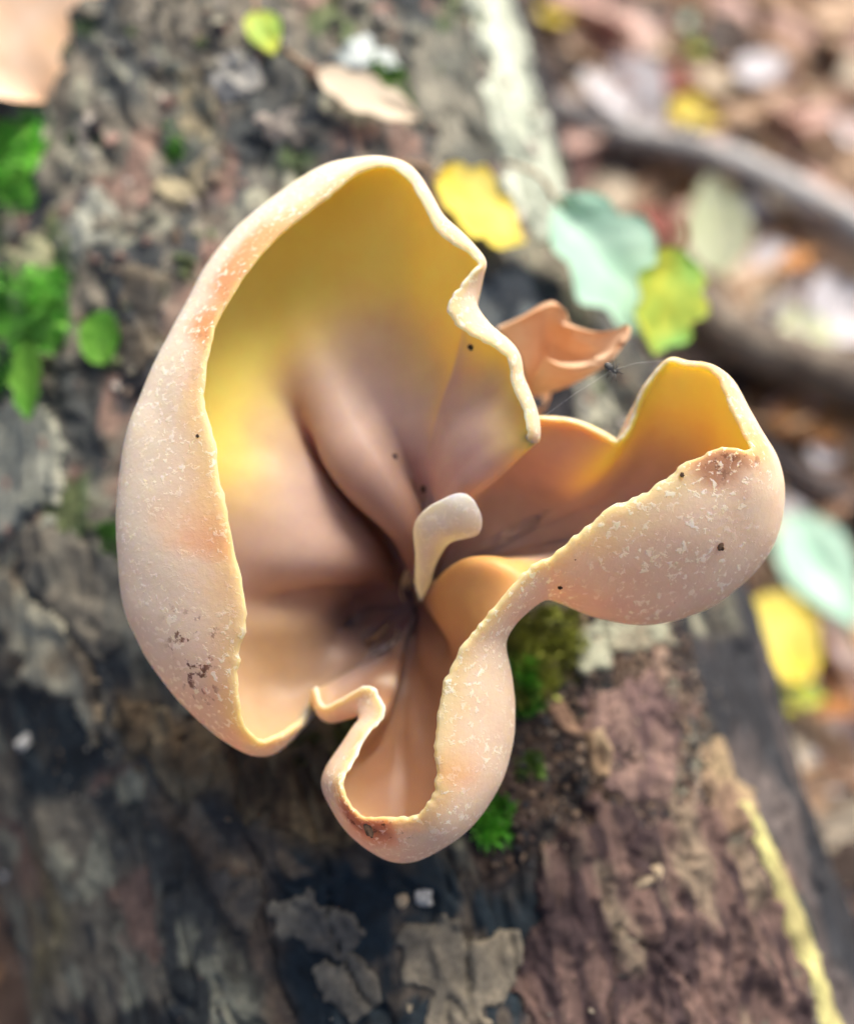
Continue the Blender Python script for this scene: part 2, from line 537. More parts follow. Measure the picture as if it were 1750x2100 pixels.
plate('wood_splinter', [(1212, 1500), (1240, 1490), (1262, 1540), (1255, 1590), (1230, 1590)], .26, (.48, .36, .22), (.36, .24, .14), M_WOOD, 15, jag=.05, step=.04, fibre=.03)
plate('wood_splinter', [(1130, 1450), (1170, 1430), (1205, 1480), (1200, 1510), (1150, 1490)], .22, (.34, .22, .14), (.2, .12, .08), M_WOOD, 16, jag=.05, step=.04)
plate('lichen_crust', [(1205, 1290), (1280, 1250), (1380, 1280), (1370, 1330), (1290, 1350), (1215, 1350)], .14, (.36, .37, .27), (.24, .22, .16), M_PLATE, 17, rough=.1)
plate('lichen_crust', [(1190, 770), (1250, 760), (1290, 800), (1280, 880), (1210, 870)], .16, (.34, .34, .26), (.16, .16, .14), M_PLATE, 18, rough=.1)
# the upper end of the log
plate('bark_flake', [(330, 130), (430, 120), (450, 260), (430, 360), (350, 390), (330, 300)], .16, (.26, .22, .15), (.13, .14, .12), seed=21)
plate('bark_flake', [(140, 440), (210, 380), (230, 450), (180, 530), (120, 520)], .12, (.34, .35, .29), (.2, .2, .17), seed=22)
plate('bark_flake', [(360, 150), (430, 180), (440, 300), (380, 400), (340, 380), (400, 300)], .2, (.40, .35, .22), (.3, .26, .17), seed=23)
plate('bark_flake', [(0, 500), (90, 490), (120, 580), (110, 650), (10, 660)], .16, (.48, .45, .26), (.34, .34, .2), seed=24)
plate('bark_flake', [(560, 220), (620, 230), (640, 300), (560, 290), (520, 250)], .14, (.38, .33, .28), (.24, .22, .19), seed=25)
plate('bark_flake', [(260, 560), (330, 580), (330, 700), (280, 780), (230, 760)], .10, (.15, .125, .09), (.10, .09, .075), seed=26)
plate('bark_flake', [(840, 60), (960, 30), (1000, 170), (1010, 330), (930, 400), (880, 250)], .14, (.13, .135, .115), (.26, .25, .2), seed=27)
plate('bark_flake', [(420, 130), (500, 110), (520, 160), (460, 190)], .16, (.52, .50, .44), (.36, .34, .3), seed=28)
plate('bark_flake', [(700, 60), (770, 60), (800, 110), (740, 130), (700, 100)], .16, (.56, .62, .6), (.40, .46, .44), seed=29)

# loose chips and crumbs of bark and wood lying on the log
def chips(n, lo, hi, smin, smax, pal, seed, thr=-1.0):
    rs = np.random.RandomState(seed)
    q = rs.uniform(lo, hi, (n, 2))
    q = q[fbm(q * .6, 3, seed) > thr]; n = len(q)
    c = log_P(q[:, 0], q[:, 1], 0.01)
    a = q[:, 1] / LR0
    nr_ = np.sin(a)[:, None] * LX + np.cos(a)[:, None] * LN
    nr_ = nr_ + rs.normal(0, .35, (n, 3)); nr_ /= np.linalg.norm(nr_, axis=1)[:, None]
    x_ = np.cross(nr_, rs.normal(0, 1, (n, 3))); x_ /= np.linalg.norm(x_, axis=1)[:, None]
    y_ = np.cross(nr_, x_)
    L = smin + (smax - smin) * rs.rand(n) ** 2.2; W = L * rs.uniform(.35, .9, n); H = L * rs.uniform(.10, .35, n)
    k = 6; vv = []
    for lay, (sc, hz) in enumerate(((1.0, -.4), (.8, 1.0))):
        for j in range(k):
            an = 2 * math.pi * j / k
            rr = sc * rs.uniform(.65, 1.1, n)
            vv.append(c + x_ * (L * .5 * math.cos(an) * rr)[:, None] + y_ * (W * .5 * math.sin(an) * rr)[:, None] + nr_ * (H * hz * rs.uniform(.6, 1.2, n))[:, None])
    v = np.stack(vv, 1).reshape(-1, 3)
    b = np.arange(n)[:, None] * 12
    f = [tuple(r_) for r_ in (b + np.arange(6, 12)[None]).tolist()]
    for j in range(k):
        j2 = (j + 1) % k
        f += [tuple(r_) for r_ in (b + np.array([j, j2, 6 + j2, 6 + j])[None]).tolist()]
    pal = np.array(pal)
    cc = np.repeat(pal[rs.randint(0, len(pal), n)] * rs.uniform(.7, 1.25, (n, 1)), 12, 0)
    o = mesh_obj('bark_crumbs', v, f, M_PLATE, log_root, cols=cc, smooth=False)
    o['kind'] = 'stuff'
b1 = np.array([q for q in (on_log(x, y) for x, y in ((1000, 1250), (1400, 1250), (1000, 1780), (1380, 1700))) if q is not None])
chips(3600, b1.min(0), b1.max(0), .02, .17, [(.22, .15, .10), (.10, .065, .045), (.03, .025, .025), (.13, .085, .07), (.30, .23, .17), (.05, .05, .055), (.02, .018, .018), (.06, .04, .03)], 701)
chips(2600, (-7, -6.5), (4, 6.5), .02, .12, [(.13, .1, .07), (.03, .03, .03), (.2, .17, .13), (.07, .05, .04), (.26, .24, .2)], 702, .0)
chips(1500, (2, -9), (15, 6.5), .08, .55, [(.2, .15, .11), (.3, .28, .22), (.10, .10, .085), (.26, .17, .14), (.12, .15, .07), (.42, .38, .33), (.05, .05, .055)], 703, -.05)

M_LIT_BARE = mat_vcol('lit_bare_wood', 0.7, 1.6, 0.02, 0.35, 0.3, (2.2, .25, 1.2))  # bare wood paled by the highlight of the lit shoulder, put into its colour
plate('lit_bare_wood', [(945, -60), (1040, -60), (1070, 60), (1130, 250), (1165, 400), (1185, 500), (1120, 480), (1060, 380), (1020, 250), (1005, 130)],
      .16, (.50, .55, .44), (.32, .36, .30), M_LIT_BARE, 31, fibre=.05, third=(.66, .70, .58))

# moss
def moss(px, n, hgt, label, col1=(.10, .22, .02), col2=(.03, .09, .012), seed=0):
    n = int(n * 1.6); hgt = hgt * .75
    poly = poly_log(px)
    lo, hi = poly.min(0), poly.max(0)
    rs = np.random.RandomState(100 + seed)
    P = rs.uniform(lo, hi, (n * 4, 2))
    sdv = poly_sd(P, poly) + 0.45 * fbm(P * 2.2, 4, 200 + seed) + rs.normal(0, .06, len(P))
    P = P[sdv > 0][:n]
    base = log_P(P[:, 0], P[:, 1], -0.03)
    a = P[:, 1] / LR0
    nrm = np.sin(a)[:, None] * LX + np.cos(a)[:, None] * LN
    k = len(P)
    clump = 0.55 + 0.6 * fbm(P * 3.0, 3, 210 + seed)
    L = hgt * (0.5 + rs.rand(k)) * np.clip(clump, .15, 1.2)
    d = nrm + rs.normal(0, 0.8, (k, 3))
    d /= np.linalg.norm(d, axis=1)[:, None]
    side = np.cross(d, rs.normal(0, 1, (k, 3)))
    side /= np.linalg.norm(side, axis=1)[:, None]
    w = (0.014 + 0.022 * rs.rand(k))[:, None]
    bend = np.cross(d, side) * (L * 0.35)[:, None]
    v = np.stack([base, base + d * (L * .55)[:, None] + side * w + bend * .2, base + d * L[:, None] + bend * .6, base + d * (L * .55)[:, None] - side * w + bend * .2], 1)
    f = np.arange(k * 4).reshape(k, 4)
    t = np.clip(0.5 + 0.5 * fbm(P * 2.2, 3, 220 + seed) * 1.6 + rs.normal(0, .2, k), 0, 1)
    cc = np.repeat(mix(col2, col1, t) * (1.5 * np.exp(rs.normal(0, .45, k)))[:, None] * np.array([1 + .0, 1, 1]), 4, 0)
    o = mesh_obj('moss_patch', v.reshape(-1, 3), f.tolist(), M_MOSS, None, cols=cc, smooth=False, origin=base.mean(0))
    tag(o, label, 'moss', 'moss on the log', 'stuff')

moss([(1050, 1280), (1130, 1240), (1210, 1270), (1200, 1370), (1120, 1420), (1070, 1440)], 5200, .26, 'olive green moss under the round bulging lobe of the large cup fungus', (.20, .22, .04), (.06, .06, .015), 1)
moss([(1060, 1340), (1110, 1340), (1120, 1440), (1070, 1460)], 2200, .25, 'vivid green moss tuft between the lower lobe and the olive moss', (.09, .26, .03), (.03, .09, .012), 2)
moss([(985, 1650), (1030, 1610), (1050, 1650), (1020, 1715), (985, 1710)], 2200, .25, 'bright green moss tuft touching the bottom of the lower lobe', (.10, .34, .03), (.04, .14, .015), 3)
moss([(1060, 1560), (1110, 1540), (1110, 1590), (1070, 1600)], 900, .2, 'tiny green moss tuft on dark crumbly wood beside the lower lobe', (.14, .24, .05), (.05, .08, .02), 4)
moss([(-60, 540), (130, 560), (150, 680), (70, 780), (-60, 800)], 6000, .38, 'large green moss cushion around a pale yellow bark flake on the log', (.16, .42, .06), (.05, .16, .03), 5)
moss([(-60, 230), (60, 240), (70, 330), (40, 420), (-60, 420)], 3600, .38, 'bright green moss cushion near the big peach leaf', (.24, .58, .08), (.08, .26, .04), 6)
moss([(330, 240), (390, 250), (390, 300), (340, 310)], 900, .3, 'small round moss tuft on the upper bark of the log', (.14, .34, .05), (.04, .12, .02), 7)
moss([(760, 110), (840, 130), (850, 200), (790, 190)], 1200, .3, 'thin green moss streak beside the broken tan leaf', (.16, .32, .04), (.05, .12, .02), 8)
moss([(560, 1540), (660, 1480), (720, 1470), (690, 1530), (600, 1570)], 2200, .16, 'low brownish moss in the gap between the two lower lobes', (.16, .15, .04), (.05, .045, .02), 9)
moss([(180, 1080), (225, 1090), (225, 1140), (185, 1140)], 700, .2, 'speck of dark moss by the tall pale wall of the large cup fungus', (.04, .11, .02), (.02, .05, .01), 10)

# ------------------------------------------------------------------ the large cup fungus
C0 = (855, 1240, 14.9)
RIBS = [
 # inner wall from the middle to the widest line   |   outer wall from there to the rim
 ([C0, (800,1300,14.8), (740,1360,14.6), (690,1410,14.45), (650,1445,14.35)], [(636,1462,14.25), (625,1470,14.15)]),
 ([C0, (770,1310,14.75), (700,1375,14.5), (640,1440,14.2), (598,1505,13.85)], [(590,1505,13.65), (594,1492,13.5)]),
 ([C0, (740,1315,14.7), (650,1390,14.45), (580,1470,14.0), (545,1548,13.4)], [(536,1542,13.15), (541,1526,13.0)]),
 ([C0, (720,1300,14.65), (600,1370,14.3), (510,1440,13.9), (450,1502,13.3)], [(465,1507,12.8), (502,1496,12.5)]),
 ([C0, (705,1285,14.6), (560,1325,14.2), (430,1370,13.8), (345,1400,13.2)], [(395,1420,12.6), (479,1430,12.3)]),
 ([C0, (695,1270,14.6), (550,1285,14.1), (380,1300,13.7), (283,1308,13.1)], [(360,1325,12.5), (490,1336,12.2)]),
 ([C0, (760,1265,14.85), (690,1245,14.55), (550,1240,14.05), (370,1235,13.6), (253,1226,13.0)], [(350,1250,12.45), (501,1280,12.15)]),
 ([C0, (780,1225,14.75), (690,1195,14.2), (560,1165,13.9), (370,1130,13.55), (241,1112,13.0)], [(330,1125,12.45), (478,1142,12.15)]),
 ([C0, (780,1180,14.6), (690,1130,14.15), (560,1070,13.85), (370,1020,13.5), (243,1002,13.0)], [(330,1005,12.55), (455,1012,12.25)]),
 ([C0, (780,1150,14.6), (690,1080,14.2), (560,1000,13.9), (380,920,13.5), (264,890,13.1)], [(335,890,12.65), (433,890,12.35)]),
 ([C0, (785,1130,14.65), (690,1030,14.3), (560,930,14.0), (400,840,13.6), (302,786,13.2)], [(350,792,12.75), (414,800,12.5)]),
 ([C0, (790,1110,14.7), (700,1010,14.45), (600,900,14.15), (440,770,13.75), (357,692,13.35)], [(388,697,12.9), (429,702,12.65)]),
 ([C0, (800,1105,14.75), (710,1000,14.6), (630,890,14.35), (490,720,13.95), (398,614,13.55)], [(424,622,13.1), (457,632,12.8)]),
 ([C0, (820,1100,14.45), (735,985,14.2), (655,870,14.15), (530,650,14.1), (452,527,13.75)], [(476,534,13.25), (512,543,12.95)]),
 ([C0, (835,1095,14.0), (765,970,13.8), (690,850,13.95), (575,600,14.15), (535,440,13.85)], [(551,457,13.4), (577,478,13.08)]),
 ([C0, (845,1085,13.95), (790,950,13.85), (715,800,14.1), (635,570,14.15), (620,378,13.85)], [(640,392,13.45), (665,411,13.12)]),
 ([C0, (850,1070,14.1), (810,935,14.05), (745,770,14.15), (695,530,14.05), (706,350,13.75)], [(714,350,13.4), (725,357,13.15)]),
 ([C0, (855,1060,14.2), (825,920,14.1), (780,750,14.1), (755,530,13.95), (779,348,13.6)], [(781,328,13.35), (783,336,13.12)]),
 ([C0, (860,1060,14.2), (840,920,14.05), (815,740,14.05), (812,540,13.85), (833,367,13.45)], [(838,342,13.25), (830,352,13.05)]),
 ([C0, (862,1060,14.15), (855,920,14.0), (850,745,13.95), (858,570,13.75), (871,430,13.3)], [(876,402,13.15), (866,412,12.97)]),
 ([C0, (865,1060,14.1), (865,925,13.95), (878,760,13.9), (888,600,13.6), (895,476,13.2)], [(899,447,13.05), (887,457,12.92)]),
 ([C0, (868,1060,14.05), (875,930,13.9), (900,770,13.85), (920,630,13.5), (938,505,13.1)], [(942,485,12.98), (923,492,12.88)]),
 ([C0, (870,1060,14.05), (885,935,13.85), (920,790,13.75), (955,660,13.4), (985,550,13.05)], [(990,530,12.95), (983,535,12.85)]),
 ([C0, (872,1062,14.0), (890,940,13.8), (925,800,13.7), (960,680,13.35), (984,575,13.05)], [(989,554,12.95), (980,551,12.83)]),
 ([C0, (874,1064,14.0), (895,945,13.75), (925,815,13.65), (950,710,13.35), (970,620,13.1)], [(974,592,12.95), (946,585,12.8)]),
 ([C0, (876,1066,14.0), (900,950,13.7), (930,830,13.6), (960,730,13.35), (972,650,13.1)], [(968,622,12.9), (921,625,12.75)]),
 ([C0, (878,1068,14.0), (905,955,13.65), (940,845,13.5), (980,760,13.3), (1000,690,13.05)], [(998,664,12.88), (933,666,12.73)]),
 ([C0, (880,1070,14.0), (910,960,13.6), (950,860,13.45), (1000,780,13.2), (1025,710,13.0)], [(1022,686,12.87), (976,692,12.73)]),
 ([C0, (880,1072,14.0), (915,965,13.55), (960,880,13.4), (1010,800,13.2), (1044,728,12.98)], [(1044,703,12.87), (1015,711,12.75)]),
 ([C0, (882,1075,14.0), (920,975,13.52), (970,895,13.3), (1025,820,13.15), (1058,755,12.95)], [(1063,731,12.85), (1048,734,12.75)]),
 ([C0, (884,1080,14.0), (925,985,13.5), (985,910,13.22), (1035,845,13.05), (1058,795,12.92)], [(1066,773,12.85), (1045,777,12.75)]),
 ([C0, (886,1085,14.0), (930,995,13.48), (995,925,13.18), (1050,875,13.02), (1080,835,12.9)], [(1089,820,12.85), (1069,822,12.75)]),
 ([C0, (888,1090,13.95), (935,1010,13.45), (1000,945,13.15), (1058,900,12.98), (1088,880,12.88)], [(1099,870,12.85), (1082,868,12.72)]),
 ([C0, (892,1100,14.0), (945,1030,13.55), (1000,980,13.3), (1058,930,13.08), (1088,912,12.92)], [(1096,908,12.85), (1083,904,12.75)]),
 ([C0, (900,1110,14.55), (945,1035,14.3), (995,980,14.1), (1045,925,13.85), (1075,900,13.65)], [(1078,890,13.5), (1074,880,13.42)]),
 ([C0, (910,1120,14.75), (965,1050,14.50), (1010,985,14.30), (1050,920,13.95), (1075,880,13.80)], [(1082,868,13.70), (1084,860,13.62)]),
 ([C0, (920,1130,14.80), (985,1075,14.55), (1045,1000,14.30), (1095,925,13.85), (1128,875,13.65)], [(1135,862,13.55), (1133,857,13.48)]),
 ([C0, (925,1135,14.80), (1000,1085,14.55), (1070,1025,14.35), (1135,945,13.85), (1180,885,13.60)], [(1188,872,13.50), (1186,868,13.43)]),
 ([C0, (930,1140,14.80), (1010,1095,14.60), (1090,1040,14.40), (1170,970,13.90), (1230,908,13.60)], [(1244,897,13.50), (1241,894,13.42)]),
 ([C0, (930,1145,14.80), (1015,1100,14.60), (1100,1050,14.45), (1190,985,13.95), (1252,925,13.60)], [(1268,912,13.50), (1264,909,13.40)]),
 ([C0, (935,1148,14.80), (1020,1105,14.60), (1115,1055,14.45), (1215,985,13.95), (1278,900,13.55)], [(1293,882,13.42), (1290,879,13.33)]),
 ([C0, (935,1150,14.80), (1025,1110,14.60), (1125,1060,14.45), (1235,980,13.95), (1300,845,13.45)], [(1310,820,13.30), (1308,815,13.20)]),
 ([C0, (940,1152,14.80), (1030,1112,14.65), (1135,1062,14.50), (1265,970,13.95), (1328,800,13.30)], [(1339,776,13.15), (1336,772,13.05)]),
 ([C0, (940,1153,14.80), (1035,1115,14.65), (1145,1065,14.50), (1295,960,13.95), (1366,760,13.20)], [(1374,738,13.05), (1372,735,12.97)]),
 ([C0, (942,1154,14.80), (1040,1118,14.65), (1160,1070,14.50), (1330,960,13.95), (1402,775,13.10)], [(1405,750,12.95), (1402,749,12.88)]),
 ([C0, (944,1155,14.80), (1045,1120,14.65), (1180,1075,14.50), (1370,960,13.90), (1444,775,13.00)], [(1448,750,12.85), (1440,750,12.76)]),
 ([C0, (946,1156,14.80), (1050,1122,14.65), (1200,1080,14.50), (1410,970,13.85), (1488,805,12.95)], [(1494,776,12.78), (1478,778,12.66)]),
 ([C0, (948,1158,14.80), (1055,1125,14.65), (1220,1085,14.50), (1440,985,13.85), (1524,868,12.90)], [(1522,830,12.70), (1500,838,12.52)]),
 ([C0, (950,1160,14.80), (1060,1128,14.65), (1230,1090,14.50), (1460,1000,13.80), (1558,915,12.95)], [(1552,888,12.65), (1524,892,12.42)]),
 ([C0, (950,1162,14.80), (1060,1130,14.65), (1240,1095,14.50), (1480,1020,13.75), (1583,965,13.00)], [(1575,935,12.60), (1542,918,12.30)]),
 ([C0, (950,1165,14.80), (1060,1135,14.65), (1250,1100,14.45), (1490,1050,13.70), (1594,1030,13.00)], [(1578,985,12.50), (1524,926,12.18)]),
 ([C0, (950,1168,14.80), (1060,1140,14.65), (1250,1110,14.45), (1490,1090,13.65), (1588,1096,12.95)], [(1548,1020,12.35), (1478,924,12.12)]),
 ([C0, (950,1170,14.80), (1060,1145,14.65), (1250,1120,14.45), (1450,1130,13.65), (1556,1163,12.95)], [(1495,1050,12.28), (1420,944,12.10)]),
 ([C0, (950,1172,14.80), (1060,1150,14.65), (1240,1130,14.45), (1400,1165,13.65), (1494,1224,12.95)], [(1445,1095,12.25), (1384,977,12.10)]),
 ([C0, (950,1175,14.80), (1060,1155,14.65), (1220,1140,14.45), (1350,1190,13.70), (1425,1260,12.95)], [(1385,1135,12.28), (1330,1013,12.10)]),
 ([C0, (948,1176,14.6), (1055,1158,14.4), (1190,1148,14.2), (1290,1200,13.7), (1348,1277,12.98)], [(1302,1165,12.35), (1256,1046,12.12)]),
 ([C0, (945,1178,14.5), (1045,1160,14.2), (1150,1155,14.05), (1230,1205,13.65), (1272,1271,13.05)], [(1236,1190,12.45), (1201,1088,12.15)]),
 ([C0, (940,1180,14.3), (1025,1160,13.85), (1110,1165,13.75), (1165,1210,13.55), (1195,1250,13.1)], [(1176,1200,12.5), (1150,1128,12.17)]),
 ([C0, (930,1180,14.1), (1005,1155,13.5), (1070,1170,13.4), (1110,1205,13.3), (1140,1222,12.95)], [(1136,1192,12.5), (1117,1150,12.18)]),
 ([C0, (918,1185,13.95), (975,1150,13.35), (1035,1165,13.2), (1080,1205,13.15), (1108,1228,12.85)], [(1106,1205,12.45), (1085,1169,12.18)]),
 ([C0, (908,1195,13.95), (950,1160,13.4), (1000,1175,13.25), (1045,1225,13.15), (1075,1251,12.85)], [(1068,1238,12.45), (1032,1229,12.18)]),
 ([C0, (898,1215,14.05), (930,1195,13.6), (970,1215,13.4), (1015,1260,13.2), (1048,1285,12.85)], [(1033,1280,12.45), (990,1277,12.18)]),
 ([C0, (888,1240,14.25), (915,1240,13.85), (950,1265,13.6), (995,1300,13.3), (1030,1318,12.9)], [(1008,1316,12.45), (958,1315,12.18)]),
 ([C0, (876,1275,14.5), (898,1300,14.2), (935,1330,13.95), (990,1358,13.5), (1042,1372,12.95)], [(998,1370,12.42), (931,1365,12.18)]),
 ([C0, (868,1300,14.6), (880,1360,14.35), (915,1405,14.1), (985,1430,13.65), (1053,1440,13.0)], [(995,1436,12.4), (908,1425,12.16)]),
 ([C0, (862,1310,14.65), (866,1390,14.4), (900,1460,14.2), (985,1490,13.65), (1054,1500,13.0)], [(990,1502,12.38), (896,1492,12.14)]),
 ([C0, (858,1315,14.65), (856,1410,14.4), (885,1510,14.2), (970,1560,13.65), (1040,1565,13.0)], [(980,1572,12.36), (897,1560,12.14)]),
 ([C0, (856,1320,14.65), (848,1420,14.4), (870,1540,14.15), (945,1610,13.6), (1011,1624,12.98)], [(962,1634,12.36), (898,1614,12.15)]),
 ([C0, (854,1320,14.65), (842,1430,14.4), (855,1560,14.1), (915,1645,13.6), (978,1668,12.96)], [(938,1676,12.38), (884,1646,12.17)]),
 ([C0, (852,1320,14.65), (838,1435,14.4), (845,1570,14.1), (885,1675,13.55), (932,1712,12.95)], [(906,1708,12.4), (872,1668,12.2)]),
 ([C0, (850,1320,14.65), (832,1440,14.4), (832,1580,14.1), (850,1695,13.55), (876,1748,12.95)], [(860,1722,12.45), (836,1680,12.25)]),
 ([C0, (848,1320,14.65), (826,1440,14.4), (818,1580,14.1), (815,1700,13.55), (824,1763,12.98)], [(812,1730,12.5), (791,1678,12.27)]),
 ([C0, (846,1320,14.65), (820,1440,14.4), (800,1575,14.1), (775,1685,13.55), (768,1748,13.0)], [(762,1722,12.55), (746,1678,12.3)]),
 ([C0, (844,1320,14.65), (815,1435,14.4), (785,1565,14.05), (735,1655,13.55), (718,1706,13.05)], [(716,1688,12.62), (713,1651,12.36)]),
 ([C0, (842,1320,14.65), (810,1430,14.4), (772,1550,14.0), (710,1625,13.5), (686,1655,13.1)], [(688,1640,12.7), (698,1612,12.42)]),
 ([C0, (840,1320,14.65), (808,1425,14.4), (765,1535,14.0), (695,1590,13.5), (666,1608,13.15)], [(672,1604,12.8), (702,1592,12.5)]),
 ([C0, (838,1320,14.65), (806,1420,14.35), (768,1520,13.95), (705,1560,13.5), (680,1576,13.2)], [(684,1574,12.9), (722,1566,12.6)]),
 ([C0, (836,1320,14.65), (805,1415,14.3), (775,1500,13.9), (725,1535,13.5), (703,1545,13.25)], [(704,1543,13.0), (741,1530,12.72)]),
 ([C0, (834,1320,14.65), (806,1405,14.25), (785,1480,13.85), (748,1500,13.5), (733,1500,13.3)], [(728,1500,13.1), (754,1497,12.85)]),
 ([C0, (832,1320,14.65), (808,1395,14.2), (792,1450,13.8), (770,1470,13.5), (752,1478,13.35)], [(748,1480,13.15), (786,1474,12.95)]),
 ([C0, (828,1320,14.6), (800,1385,14.2), (780,1430,13.85), (760,1450,13.6), (745,1462,13.45)], [(745,1455,13.3), (780,1432,13.1)]),
 ([C0, (822,1320,14.6), (785,1375,14.25), (760,1415,13.95), (742,1440,13.75), (733,1458,13.6)], [(732,1448,13.45), (753,1405,13.25)]),
 ([C0, (815,1315,14.6), (765,1370,14.3), (730,1410,14.1), (710,1440,13.9), (700,1466,13.75)], [(700,1458,13.6), (708,1432,13.45)]),
 ([C0, (810,1310,14.65), (750,1365,14.4), (705,1410,14.2), (680,1440,14.05), (664,1470,13.9)], [(660,1466,13.8), (656,1458,13.68)]),
 ([C0, (805,1305,14.7), (740,1358,14.5), (690,1395,14.3), (662,1405,14.15), (650,1405,14.0)], [(646,1400,13.95), (648,1394,13.88)]),
]
NI, NO, SUB = 34, 16, 7
cols3 = []
for inn, out in RIBS:
    P = np.array([U(*q) for q in inn + out])
    D = catmull(P, 12)
    ki = (len(inn) - 1) * 12
    cols3.append(np.concatenate([resample(D[:ki + 1], NI), resample(D[ki:], NO + 1)[1:]]))
G = np.array(cols3)                                  # ribs x points x 3
nr, nm = G.shape[:2]
Gp = np.concatenate([G[-1:], G, G[:2]])
FG = []
for i in range(nr):
    a, b, c, d = Gp[i:i + 4]
    for t in np.arange(SUB) / SUB:
        FG.append(0.5 * (2 * b + (c - a) * t + (2 * a - 5 * b + 4 * c - d) * t * t + (3 * b - a - 3 * c + d) * t ** 3))
FG = np.array(FG)
kern = np.exp(-0.5 * (np.arange(-8, 9) / 2.6) ** 2); kern /= kern.sum()
FG = sum(w * np.roll(FG, k, 0) for k, w in zip(range(-8, 9), kern))
kv = np.array([.25, .5, .25])
for _ in range(3):
    FG[:, 1:-1] = .25 * FG[:, :-2] + .5 * FG[:, 1:-1] + .25 * FG[:, 2:]
nt_, nv_ = FG.shape[:2]
ribpos = np.arange(nt_) / SUB
vfr = np.arange(nv_) / (nv_ - 1)
# uneven rim and gentle undulation of the wall
rimlen = np.concatenate([[0], np.cumsum(np.linalg.norm(np.diff(FG[:, -1], axis=0), axis=1))])
jitter = 0.045 * fbm(np.stack([rimlen * 3.2, rimlen * 0], -1), 4, 301) + 0.02 * noise(np.stack([rimlen * 16, rimlen * 0], -1), 305)
dirv = FG[:, -1] - FG[:, -4]
dirv /= np.linalg.norm(dirv, axis=1)[:, None] + 1e-9
w = np.zeros(nv_); w[-5:] = [.1, .3, .55, .8, 1]
FG = FG + dirv[:, None] * (jitter[:, None] * w[None])[..., None]
def normals(F):
    dt = np.roll(F, -1, 0) - np.roll(F, 1, 0)
    dv = np.gradient(F, axis=1)
    n = np.cross(dt, dv)
    return n / (np.linalg.norm(n, axis=-1)[..., None] + 1e-9)
NRM = normals(FG)
if np.mean((NRM[5 * SUB:9 * SUB, 12] @ -FWD)) < 0:
    NRM = -NRM
NRM[:, 0] = NRM[:, 2]
for _ in range(2):
    NRM = (NRM + np.roll(NRM, 1, 0) + np.roll(NRM, -1, 0)); NRM /= np.linalg.norm(NRM, axis=-1)[..., None] + 1e-9
# folds, grooves and hollows of the inner wall, as curves on the surface
bv0 = BVHTree.FromPolygons([Vector(v) for v in FG.reshape(-1, 3)], grid_faces(nt_, nv_, True))
def fold(px, amp, sig):
    pts = [bv0.ray_cast(Vector(CAMP), Vector(ray(x, y)).normalized())[0] for x, y in px]
    C = catmull(np.array([tuple(p) for p in pts if p is not None]), 8) if len(px) > 1 else np.array([tuple(pts[0])])
    L = np.linspace(0, 1, len(C)) if len(C) > 1 else np.array([.5])
    env = np.sqrt(np.clip(np.sin(np.pi * np.clip(L, .04, .96)), 0, 1))
    best = np.zeros((nt_, nv_))
    for c, e in zip(C, env):
        g = e * np.exp(-((FG - c) ** 2).sum(-1) / (2 * sig * sig))
        best = np.maximum(best, g)
    return amp * best * np.clip((1 - vfr) * 6, 0, 1)[None]
REL = (fold([(618, 862), (655, 930), (710, 1000), (780, 1085), (842, 1185)], -.30, .15)
     + fold([(655, 880), (725, 950), (775, 1010), (835, 1085)], .26, .22)
     + fold([(830, 960), (865, 1010), (890, 1050)], -.12, .2)
     + fold([(520, 1228), (640, 1215), (740, 1205), (835, 1222)], -.26, .18)
     + fold([(520, 1150), (640, 1140), (760, 1160)], .16, .3)
     + fold([(725, 1290), (775, 1275)], -.5, .3)
     + fold([(670, 1375), (740, 1320), (830, 1262)], .18, .12)
     + fold([(868, 1250), (895, 1310), (915, 1350)], -.22, .13)
     + fold([(940, 900), (1010, 870)], .16, .35)
     + fold([(520, 1010), (600, 1040)], .10, .4)
     + fold([(560, 1400)], -.15, .3)
     + fold([(1030, 1060), (1120, 1010)], -.14, .3))
FG = FG + NRM * REL[..., None]
NRM2 = normals(FG)
NRM = NRM2 * np.sign((NRM2 * NRM).sum(-1))[..., None]
NRM[:, 0] = NRM[:, 2]
for _ in range(2):
    NRM = (NRM + np.roll(NRM, 1, 0) + np.roll(NRM, -1, 0)); NRM /= np.linalg.norm(NRM, axis=-1)[..., None] + 1e-9
und = 0.05 * fbm(FG.reshape(-1, 3) * 0.9, 3, 311).reshape(nt_, nv_) * np.clip(np.minimum(vfr * 4, (1 - vfr) * 5), 0, 1)[None]
FG = FG + NRM * und[..., None]
TH = np.interp(vfr, [0, .3, .7, .95, 1], [.10, .08, .055, .045, .03])[None, :, None]
VI = FG + NRM * TH
VO = FG - NRM * TH
# rounded rim: one row between the two skins
RM = FG[:, -1] + dirv * 0.03

def ribw(lo, hi, soft=1.2):
    return sstep(lo - soft, lo + soft, ribpos) * (1 - sstep(hi - soft, hi + soft, ribpos))

